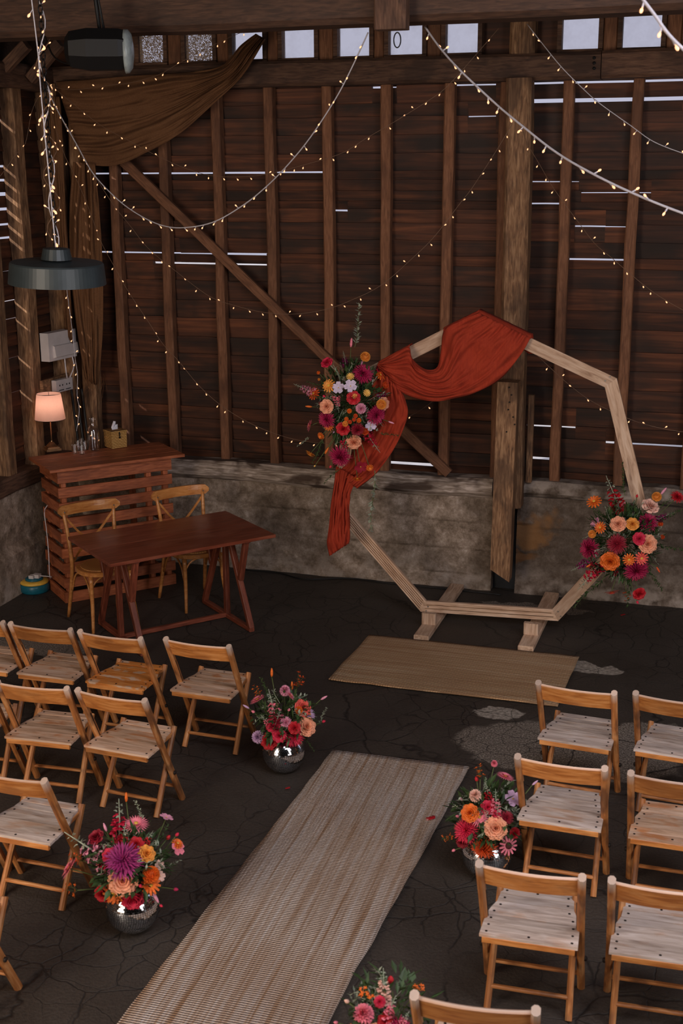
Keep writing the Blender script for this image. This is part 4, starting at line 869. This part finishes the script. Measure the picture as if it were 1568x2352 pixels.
def fl_bud(): 
    mb = MB(); mb.lathe([(.05, -.6), (.35, -.45), (.5, -.1), (.45, .3), (.25, .62), (.02, .8)], n=10); mb.lathe([(.06, -.75), (.2, -.62), (.36, -.42), (.3, -.3)], n=8, mi=1); return mb.mesh('bud', True)
def fl_tail():
    mb = MB(); mb.lathe([(.02, -1.), (.2, -.8), (.3, -.3), (.28, .3), (.16, .8), (.02, 1.05)], n=10)
    for i in range(60): 
        z = -.8 + 1.7 * random.random(); a = random.random() * 6.28; r = .28 * math.sqrt(max(.05, 1 - (z / 1.1) ** 2)); petal(mb, a, .9, .18, .05, (r * .9, z), 0, 0, .1, 0, 1)
    return mb.mesh('tail', True)
def fl_snap():
    """spike of florets along +Z, unit length 2 (from -1 to 1)"""
    mb = MB(); rnd = random.Random(4)
    for i in range(26):
        t = i / 25; z = -1 + 1.75 * t; a = i * 2.4; s = .30 * (1 - .72 * t); 
        c = V((math.cos(a) * s * .8, math.sin(a) * s * .8, z)); mi = 0 if t < .72 else 1
        for k in range(4 if t < .72 else 2):
            b = a + (k - 1.5) * .7; mbq = len(mb.v); petal(mb, b, rnd.uniform(-.2, .9), s * 1.1, s * 1.1, 0., .5, mi, .7, -.6, 2)
            for v in range(mbq, len(mb.v)): mb.v[v] = tuple(V(mb.v[v]) + c)
    mb.tube([V((0, 0, -1.2)), V((.03, .02, 0)), V((0, 0, 1))], [.035, .03, .015], 5, 1); return mb.mesh('snap', True)
def leafpair(mb, c, d, L, wd, mi=0):
    d = d.normalized(); s = d.cross(V((.2, .3, 1))).normalized(); n = s.cross(d)
    mb.add([c, c + d * L * .5 + s * wd / 2 + n * wd * .12, c + d * L, c + d * L * .5 - s * wd / 2 + n * wd * .12, c + d * L * .5], [(0, 1, 4), (1, 2, 4), (0, 4, 3), (4, 2, 3)], mi)
def fl_sprig():
    mb = MB(); rnd = random.Random(6); pts = [V((.10 * math.sin(z * 2.), .06 * math.cos(z * 1.7), z)) for z in [-1 + i * .1 for i in range(21)]]; mb.tube(pts, [.018 - .0006 * i for i in range(21)], 4, 1)
    for i, p in enumerate(pts[2:]):
        for k in range(2):
            a = rnd.uniform(0, 6.28); leafpair(mb, p, V((math.cos(a), math.sin(a), rnd.uniform(.2, 1))), .26 * (1.1 - i * .02), .12)
    return mb.mesh('sprig')
def fl_dainty():
    mb = MB(); rnd = random.Random(8)
    for i in range(11):
        c = V((rnd.uniform(-.8, .8), rnd.uniform(-.5, .5), rnd.uniform(-.9, .9))); r0 = len(mb.v)
        for k in range(5): petal(mb, 1.256 * k, rnd.uniform(.1, .9), .28, .2, 0., .3, 0, .7, -.2, 2)
        for v in range(r0, len(mb.v)): mb.v[v] = tuple(V(mb.v[v]) + c)
        mb.tube([V((0, 0, -1.1)), c * .6 + V((0, 0, -.2)), c], .015, 4, 1)
    return mb.mesh('dainty', True)
FM = dict(dahlia=fl_dahlia(), pompon=fl_dahlia(8, 9, .22, .5, True), rose=fl_rose(), zinnia=fl_zinnia(), gerbera=fl_gerbera(), cosmos=fl_cosmos(), marigold=fl_ball(), bud=fl_bud(), tail=fl_tail(), snapdragon=fl_snap(), sprig=fl_sprig(), dainty=fl_dainty(), daisy=fl_zinnia(1, 13, .26, 1, .3))
NM = dict(tail='bunny_tail_grass', dainty='small_blossom_spray', sprig='leaf_sprig', bud='flower_bud', marigold='marigold', pompon='ball_dahlia')
CN = dict(lav='pale lavender', pinkred='deep pink', palepeach='pale peach', lightpink='light pink', butter='butter yellow', plum='plum purple', leaf='dark green', leaf_silver='silvery green')
SECOND = dict(zinnia='eye_yellow', gerbera='eye_yellow', cosmos='eye_yellow', bud='stem', snapdragon='leaf_silver', sprig='stem', dainty='stem', daisy='eye_dark')
def arrangement(name, label, Cn, Rs, items, org, sc, upb=.2, fol=260, base=None, sq=(1, 1, 1), extra=True):
    r = thing(name, label, 'flowers', base or Cn); rnd = random.Random(len(items) * 7 + int(Cn.x * 10)); stems = MB(); proto_mesh = {}
    for it in items:
        ty, col, x, y, d = it[:5]; ang = it[5] if len(it) > 5 else None
        px_, py_ = org[0] + x / sc, org[1] + y / sc; D = ray(px_, py_).normalized(); oc = CAM - Cn; b = D.dot(oc); c = oc.dot(oc) - Rs * Rs
        disc = b * b - c; t = -b - math.sqrt(disc) if disc > 0 else -b
        if disc > 0: t += rnd.uniform(0, .05)
        P = CAM + D * t; s = (d / sc) / F * depth(P) / 2 * 1.1
        nrm = (P - Cn).normalized(); tocam = (CAM - P).normalized()
        if ang is not None:   # spike direction in the picture plane, degrees (0 = up, 90 = right)
            a = math.radians(ang); axis = (UP * math.cos(a) + RT * math.sin(a) + tocam * .15).normalized()
        elif ty in ('bud',): axis = (nrm + V((0, 0, .4))).normalized()
        elif ty in ('snapdragon', 'tail', 'sprig', 'dainty'): axis = (nrm + V((0, 0, .5 if upb > .3 else 0))).normalized()
        else: axis = (nrm * .55 + tocam * .6 + V((0, 0, upb * .5)) + V((rnd.uniform(-.15, .15), 0, rnd.uniform(-.15, .15)))).normalized()
        Mx = Matrix.Translation(P) @ axis.to_track_quat('Z', 'Y').to_matrix().to_4x4() @ Matrix.Rotation(rnd.uniform(0, 6), 4, 'Z') @ Matrix.Scale(s, 4)
        me = FM[ty]; key = (ty,)
        if not me.materials: me.materials.append(M['p_pink']); me.materials.append(M['stem'])
        o = link(NM.get(ty, ty), me, None, r, Mx)
        for k_, mt in ((0, M.get('p_' + col) or M[col]), (1, M[SECOND.get(ty, 'stem')])):
            o.material_slots[k_].link = 'OBJECT'; o.material_slots[k_].material = mt
        o['label'] = '%s %s' % (CN.get(col, col), NM.get(ty, ty).replace('_', ' '))
        if ty not in ('sprig',) or upb > .3:
            e = P - axis * s * (1. if ty in ('snapdragon', 'tail', 'sprig', 'dainty') else .05); root = (base + V((0, 0, .16))) if base else Cn + (Cn - CAM).normalized() * .05
            root = root + V((rnd.uniform(-.04, .04), rnd.uniform(-.04, .04), 0)); midp = (e + root) / 2 + V((0, 0, .03 if upb > .3 else -.02)); stems.tube(smoothpts([root, midp, e], 7), .0028, 4)
    stems.obj('stem', M['stem'], r, True)['kind'] = 'stuff'
    fm = MB()
    for i in range(fol):
        d = V((rnd.gauss(0, 1) * sq[0], rnd.gauss(0, 1) * sq[1], rnd.gauss(0, 1) * sq[2])); d = d.normalized(); rr = Rs * rnd.uniform(.35, 1.0); c = Cn + V((d.x * rr * sq[0], d.y * rr * sq[1], d.z * rr * sq[2]))
        if upb > .3 and c.z < Cn.z - Rs * .45: continue
        for k in range(4):
            leafpair(fm, c + V((rnd.uniform(-.02, .02), rnd.uniform(-.02, .02), rnd.uniform(-.02, .02))), d + V((rnd.uniform(-1, 1), rnd.uniform(-1, 1), rnd.uniform(-1, 1))) * .8, rnd.uniform(.04, .09), rnd.uniform(.014, .030))
    fm.obj('foliage', M['leaf'], r)['kind'] = 'stuff'
    fs = MB()
    for i in range(fol // 4):
        d = V((rnd.gauss(0, 1) * sq[0], rnd.gauss(0, 1), rnd.gauss(0, 1) * sq[2])).normalized(); L0 = Rs * rnd.uniform(.8, 1.2)
        if upb > .3 and d.z < -.1: continue
        p0 = Cn + d * Rs * .5; p1 = Cn + V((d.x * sq[0], d.y * sq[1], d.z * sq[2])) * L0 + V((0, 0, rnd.uniform(-.05, .03)))
        pp = smoothpts([p0, (p0 + p1) / 2 + V((rnd.uniform(-.03, .03), 0, .02)), p1], 8); fs.tube(pp, .0015, 3)
        for p in pp[3:]: leafpair(fs, p, V((rnd.uniform(-1, 1), rnd.uniform(-1, 1), rnd.uniform(-.5, 1))), .03, .012); leafpair(fs, p, V((rnd.uniform(-1, 1), rnd.uniform(-1, 1), rnd.uniform(-.5, 1))), .025, .011)
    fs.obj('fine_foliage', M['leaf_silver'], r)['kind'] = 'stuff'
    return r
A1 = [('rose', 'pinkred', 378, 525, 95), ('marigold', 'amber', 672, 485, 80), ('dahlia', 'magenta', 655, 610, 165), ('zinnia', 'butter', 560, 630, 64), ('zinnia', 'orange', 795, 620, 88), ('snapdragon', 'pinkred', 820, 545, 100, 60),
      ('zinnia', 'amber', 393, 703, 105), ('cosmos', 'lav', 468, 718, 95), ('cosmos', 'lav', 562, 705, 100), ('zinnia', 'rust', 275, 765, 100), ('snapdragon', 'lightpink', 190, 722, 150, -65), ('zinnia', 'butter', 690, 758, 60), ('rose', 'red', 585, 797, 105),
      ('zinnia', 'butter', 592, 782, 45), ('rose', 'peach', 375, 865, 110), ('snapdragon', 'pink', 460, 850, 120, 170), ('pompon', 'lightpink', 643, 880, 125), ('marigold', 'orange', 552, 900, 38), ('marigold', 'rust', 600, 937, 34), ('marigold', 'orange', 530, 962, 34), ('marigold', 'rust', 590, 967, 30), ('marigold', 'orange', 627, 970, 38), ('marigold', 'rust', 557, 985, 32),
      ('rose', 'peach', 815, 845, 105), ('marigold', 'amber', 795, 850, 80), ('dahlia', 'magenta', 760, 930, 155), ('dahlia', 'magenta', 375, 965, 135), ('zinnia', 'orange', 390, 1015, 85), ('marigold', 'amber', 520, 998, 45), ('rose', 'red', 503, 1038, 105), ('dahlia', 'crimson', 615, 1045, 110), ('marigold', 'rust', 673, 1053, 62),
      ('cosmos', 'lav', 720, 1010, 90), ('gerbera', 'pink', 245, 1015, 100, -75), ('tail', 'orange', 235, 865, 50, -85), ('tail', 'lightpink', 880, 990, 45, 110), ('bud', 'pinkred', 863, 668, 34), ('tail', 'pink', 567, 365, 66, 5), ('tail', 'lightpink', 648, 525, 50, 20), ('zinnia', 'orange', 330, 1095, 62), ('rose', 'peach', 585, 1140, 120),
      ('snapdragon', 'pinkred', 740, 1150, 170, 145), ('dahlia', 'magenta', 480, 1255, 175), ('zinnia', 'amber', 250, 1230, 84, -150), ('bud', 'butter', 282, 1330, 24), ('tail', 'orange', 375, 1210, 56, 30), ('zinnia', 'orange', 615, 1425, 88, 178), ('zinnia', 'orange', 712, 1345, 58), ('cosmos', 'crimson', 640, 1335, 100), ('snapdragon', 'plum', 515, 495, 120, -10), ('snapdragon', 'pinkred', 525, 1190, 110, 160),
      ('sprig', 'leaf_silver', 612, 235, 300, 8), ('sprig', 'leaf_silver', 738, 1600, 430, 178), ('sprig', 'leaf_silver', 960, 480, 140, 40), ('sprig', 'leaf_silver', 885, 590, 130, 60), ('sprig', 'leaf_silver', 195, 1140, 110, -120), ('sprig', 'leaf', 420, 1405, 170, -140), ('sprig', 'leaf', 320, 800, 150, -80), ('sprig', 'leaf', 300, 690, 140, -70), ('sprig', 'leaf', 860, 1080, 140, 100), ('sprig', 'leaf', 310, 1200, 200, -150),
      ('marigold', 'orange', 313, 603, 28), ('marigold', 'amber', 318, 655, 22), ('snapdragon', 'pinkred', 320, 840, 70, -90), ('snapdragon', 'plum', 830, 770, 100, 70), ('bud', 'pinkred', 405, 1335, 34), ('bud', 'lilac', 432, 1065, 26), ('bud', 'pinkred', 356, 785, 36), ('marigold', 'rust', 830, 700, 55), ('snapdragon', 'crimson', 720, 600, 90, 90)]
Cn = ony(808, 925, 9.10)
fa1 = arrangement('arch_flowers', 'large round cluster of dahlias and roses hanging on the left side of the arch', Cn, .26, A1, (640, 680), 3.409, .1, 330, sq=(.95, .6, 1.15))
A2 = [('zinnia', 'orange', 913, 1455, 112), ('snapdragon', 'red', 1050, 1385, 250, -22), ('pompon', 'pink', 1140, 1495, 100), ('marigold', 'amber', 1370, 1425, 72), ('rose', 'palepeach', 1325, 1492, 130), ('dahlia', 'red', 1525, 1420, 100), ('dahlia', 'magenta', 1310, 1605, 145), ('tail', 'lightpink', 1425, 1375, 60, 40), ('cosmos', 'lightpink', 925, 1615, 90),
      ('zinnia', 'orange', 958, 1645, 88), ('marigold', 'amber', 903, 1695, 60), ('rose', 'peach', 1090, 1620, 115), ('snapdragon', 'lightpink', 1080, 1650, 100, 200), ('rose', 'amber', 1195, 1620, 95), ('marigold', 'rust', 1397, 1620, 40), ('marigold', 'rust', 1412, 1715, 34), ('dahlia', 'magenta', 880, 1800, 165), ('dahlia', 'crimson', 1080, 1765, 145), ('rose', 'pinkred', 1245, 1728, 95), ('rose', 'peach', 1305, 1765, 135),
      ('rose', 'orange', 1030, 1890, 140), ('zinnia', 'orange', 1170, 1880, 92), ('zinnia', 'coral', 1262, 1870, 100), ('dahlia', 'magenta', 1220, 1955, 180), ('gerbera', 'coral', 1042, 2115, 108, 170), ('rose', 'red', 1243, 2130, 95), ('snapdragon', 'pinkred', 870, 2010, 230, -140), ('bud', 'pinkred', 1232, 2195, 34), ('tail', 'orange', 873, 1925, 44, 60), ('tail', 'rust', 1385, 1955, 44, 150),
      ('bud', 'red', 1228, 1413, 34), ('snapdragon', 'plum', 800, 1930, 130, -120), ('sprig', 'leaf', 1130, 1290, 220, -10), ('sprig', 'leaf', 1460, 1560, 240, 70), ('sprig', 'leaf', 1430, 1780, 240, 100), ('sprig', 'leaf', 1340, 2000, 220, 140), ('sprig', 'leaf', 970, 1550, 180, -50), ('sprig', 'leaf', 880, 2120, 300, -140), ('sprig', 'leaf', 1170, 2080, 260, 180), ('sprig', 'leaf', 1400, 1480, 200, 50), ('snapdragon', 'purple', 1200, 1480, 100, 20), ('snapdragon', 'plum', 1440, 1560, 130, 65), ('snapdragon', 'crimson', 1060, 1990, 110, 200), ('dainty', 'rust', 1150, 2150, 80)]
Cn2 = ony(1432, 1246, 9.14)
fa2 = arrangement('arch_flowers', 'cluster of orange and magenta blooms fixed low on the right side of the arch', Cn2, .25, A2, (1080, 700), 3.213, .1, 330, sq=(1.05, .6, 1.1))
# mirrored vases
def vase_mesh():
    mb = MB(); Rv = .132; nr = 34
    for i in range(nr):
        ph0 = -1.32 + i * (2.42 / nr); ph1 = ph0 + 2.42 / nr; pm = (ph0 + ph1) / 2; n = max(8, int(2 * PI * math.cos(pm) * Rv / (Rv * 2.42 / nr) * .8))
        for k in range(n):
            a0 = 2 * PI * k / n; am = a0 + PI / n; nv = V((math.cos(pm) * math.cos(am), math.cos(pm) * math.sin(am), math.sin(pm)))
            jn = (nv + V((random.uniform(-1, 1), random.uniform(-1, 1), random.uniform(-1, 1))) * .03).normalized(); e1 = V((-math.sin(am), math.cos(am), 0)); e1 = (e1 - jn * e1.dot(jn)).normalized(); e2 = jn.cross(e1)
            hw_ = math.cos(pm) * Rv * PI / n * .84; hh = Rv * 2.42 / nr / 2 * .84; c = nv * Rv
            mb.add([c - e1 * hw_ - e2 * hh, c + e1 * hw_ - e2 * hh, c + e1 * hw_ + e2 * hh, c - e1 * hw_ + e2 * hh], [(0, 1, 2, 3)])
    return mb.mesh('mirror_tiles')
VT = vase_mesh(); VT.materials.append(M['mirror'])
mb = MB(); Rv = .130; mb.lathe([(Rv * math.cos(p_), Rv * math.sin(p_)) for p_ in [-1.45 + i * .16 for i in range(16)]] + [(Rv * .45, Rv * .78), (Rv * .8, 0), (.01, -.1)], n=40); VC = mb.mesh('bowl', True); VC.materials.append(M['core'])
def vase(P, lab):
    r = thing('mirror_ball_vase', lab, 'vase', P, 0, 'mirror ball vases along the aisle'); T_ = Matrix.Translation(P + V((0, 0, .130)))
    link('bowl', VC, None, r, T_); o = link('mirror_tile', VT, None, r, T_); o['kind'] = 'stuff'; return r
Vn = onz(307, 2122, .03); Vn.z = 0; Vm = onz(652, 1760, .03); Vm.z = 0; Vr = onz(1117, 1998, .03); Vr.z = 0
Vb = V((-1.09, 4.18, 0))
vase(Vn, 'mirror ball vase nearest at the left of the runner'); vase(Vm, 'mirror ball vase at the far left end of the runner'); vase(Vr, 'mirror ball vase right of the runner, half hidden by a chair back'); vase(Vb, 'mirror ball vase at the bottom edge right of the runner')
V1 = [('gerbera', 'pink', 790, 365, 148), ('snapdragon', 'pinkred', 690, 340, 240, 0), ('snapdragon', 'red', 715, 440, 170, 10), ('snapdragon', 'lightpink', 520, 510, 330, -55), ('rose', 'crimson', 560, 440, 95), ('dahlia', 'plum', 715, 575, 215), ('rose', 'amber', 850, 535, 100), ('gerbera', 'pink', 405, 620, 140, -60), ('rose', 'peach', 715, 690, 165),
      ('marigold', 'orange', 870, 655, 100), ('zinnia', 'orange', 875, 715, 115), ('zinnia', 'orange', 660, 765, 125), ('rose', 'pinkred', 770, 795, 125), ('rose', 'red', 597, 765, 95), ('tail', 'orange', 733, 205, 54, 0), ('bud', 'magenta', 1020, 740, 40), ('bud', 'pinkred', 815, 720, 38), ('bud', 'pinkred', 1027, 423, 36), ('bud', 'pinkred', 935, 835, 30), ('tail', 'lightpink', 905, 790, 60, 150), ('tail', 'lightpink', 610, 380, 50, -20),
      ('cosmos', 'lightpink', 965, 325, 80, 20), ('cosmos', 'pink', 1030, 500, 90), ('zinnia', 'orange', 1030, 475, 70), ('dainty', 'orange', 400, 745, 90), ('dainty', 'rust', 440, 550, 90), ('bud', 'red', 975, 440, 44), ('sprig', 'leaf_silver', 985, 600, 130, 60), ('sprig', 'leaf_silver', 810, 290, 130, -20), ('snapdragon', 'pinkred', 580, 590, 120, -60), ('snapdragon', 'red', 860, 450, 110, 30), ('rose', 'pinkred', 640, 545, 90), ('cosmos', 'palepeach', 925, 600, 60), ('cosmos', 'palepeach', 930, 665, 60), ('bud', 'green', 922, 540, 34), ('sprig', 'leaf', 930, 430, 160, 30), ('rose', 'red', 790, 480, 90)]
V2 = [('tail', 'orange', 235, 125, 54, 0), ('tail', 'orange', 365, 210, 52, 0), ('dainty', 'rust', 410, 170, 110), ('gerbera', 'pink', 145, 300, 110, -30), ('pompon', 'lightpink', 320, 245, 105), ('gerbera', 'pink', 355, 275, 70, 50), ('snapdragon', 'pink', 245, 345, 220, -15), ('snapdragon', 'pinkred', 240, 400, 150, 0), ('rose', 'coral', 430, 355, 112), ('pompon', 'lightpink', 325, 448, 118), ('gerbera', 'lilac', 475, 395, 95), ('rose', 'peach', 455, 475, 122),
      ('tail', 'lightpink', 570, 288, 46, 60), ('bud', 'pinkred', 567, 440, 34), ('tail', 'lilac', 70, 345, 44, -60), ('bud', 'pink', 117, 378, 36), ('pompon', 'lilac', 150, 540, 125), ('rose', 'red', 222, 565, 112), ('rose', 'pinkred', 285, 530, 90), ('dahlia', 'pinkred', 375, 535, 135), ('dainty', 'orange', 140, 235, 80), ('bud', 'pink', 345, 365, 36), ('sprig', 'leaf_silver', 560, 410, 110, 30), ('sprig', 'leaf', 470, 580, 110, 140), ('snapdragon', 'crimson', 270, 420, 120, 20), ('sprig', 'leaf', 200, 240, 160, -20), ('marigold', 'orange', 405, 370, 50), ('rose', 'pinkred', 250, 470, 90), ('rose', 'red', 380, 480, 80), ('snapdragon', 'pink', 200, 440, 110, -40)]
V3 = [('gerbera', 'pink', 440, 675, 118, 20), ('pompon', 'pink', 372, 593, 64), ('dainty', 'orange', 275, 635, 95), ('bud', 'red', 260, 690, 44, ), ('pompon', 'palepeach', 253, 795, 120), ('bud', 'lightpink', 165, 815, 40), ('snapdragon', 'pink', 380, 835, 160, 0), ('cosmos', 'lilac', 490, 815, 110), ('rose', 'orange', 220, 905, 112), ('gerbera', 'pink', 278, 930, 128), ('snapdragon', 'pinkred', 390, 905, 140, 10), ('dahlia', 'crimson', 450, 935, 90), ('rose', 'peach', 380, 1000, 142),
      ('dahlia', 'pinkred', 195, 1015, 160), ('dainty', 'orange', 75, 1060, 80), ('daisy', 'pink', 460, 1110, 125), ('dahlia', 'rust', 305, 1130, 165), ('rose', 'red', 500, 1030, 70), ('tail', 'orange', 537, 935, 40, 10), ('tail', 'lilac', 630, 712, 44, 50), ('sprig', 'leaf', 420, 1080, 130, 120), ('sprig', 'leaf_silver', 520, 980, 110, 60), ('bud', 'pink', 140, 925, 34), ('bud', 'pink', 115, 1140, 34), ('snapdragon', 'red', 330, 780, 130, -10), ('sprig', 'leaf', 110, 1080, 130, -80), ('rose', 'crimson', 170, 1085, 80), ('sprig', 'leaf_silver', 310, 735, 100, 15), ('sprig', 'leaf', 270, 1040, 120, 180), ('rose', 'pinkred', 330, 870, 90)]
V4 = [('snapdragon', 'palepeach', 265, 690, 150, 0), ('bud', 'red', 297, 665, 50), ('dainty', 'orange', 190, 722, 66), ('dainty', 'orange', 410, 715, 84), ('bud', 'palepeach', 108, 758, 34), ('pompon', 'pink', 180, 815, 135), ('snapdragon', 'pink', 300, 785, 110, 20), ('rose', 'pinkred', 250, 760, 50), ('bud', 'pink', 60, 850, 28), ('rose', 'red', 275, 845, 70), ('snapdragon', 'pink', 355, 840, 90, 30), ('dahlia', 'magenta', 330, 880, 110), ('rose', 'peach', 230, 910, 110), ('sprig', 'leaf', 340, 800, 90, 20), ('zinnia', 'orange', 140, 900, 90)]
for vb, its, org, sc_, lab in ((Vn, V1, (0, 1750), 2.529, 'tall bright bouquet in the nearest left mirror ball vase'), (Vm, V2, (540, 1500), 2.8, 'pink and peach bouquet in the mirror ball vase by the left front row'), (Vr, V3, (1000, 1540), 2.7606, 'bouquet with orange dahlia in the right aisle vase'), (Vb, V4, (740, 1900), 1.8937, 'pink bouquet cut by the bottom edge of the picture')):
    arrangement('flower_arrangement', lab, vb + V((0, 0, .36)), .17, its, org, sc_, .5, 60 if vb is Vb else 150, base=vb, sq=(1, 1, .9))
# fallen petals
def fallen(P, lab, s=.03):
    mb = MB(); petal(mb, .3, .1, s, s * .8, 0., .4, 0, .7, .2, 4); o = mb.obj('fallen_petal', M['p_red'], None, True, Matrix.Translation(P)); o.modifiers.new('t', 'SOLIDIFY').thickness = .001; tag(o, lab, 'petal')
fallen(onz(978, 1883, .016), 'red petal fallen on the pale runner', .055); fallen(onz(1425, 1414, .004), 'red petal fallen on the floor under the right arch flowers', .04)
fallen(onz(655, 1812, .003), 'small petal fallen on the floor in front of the far left vase', .03)
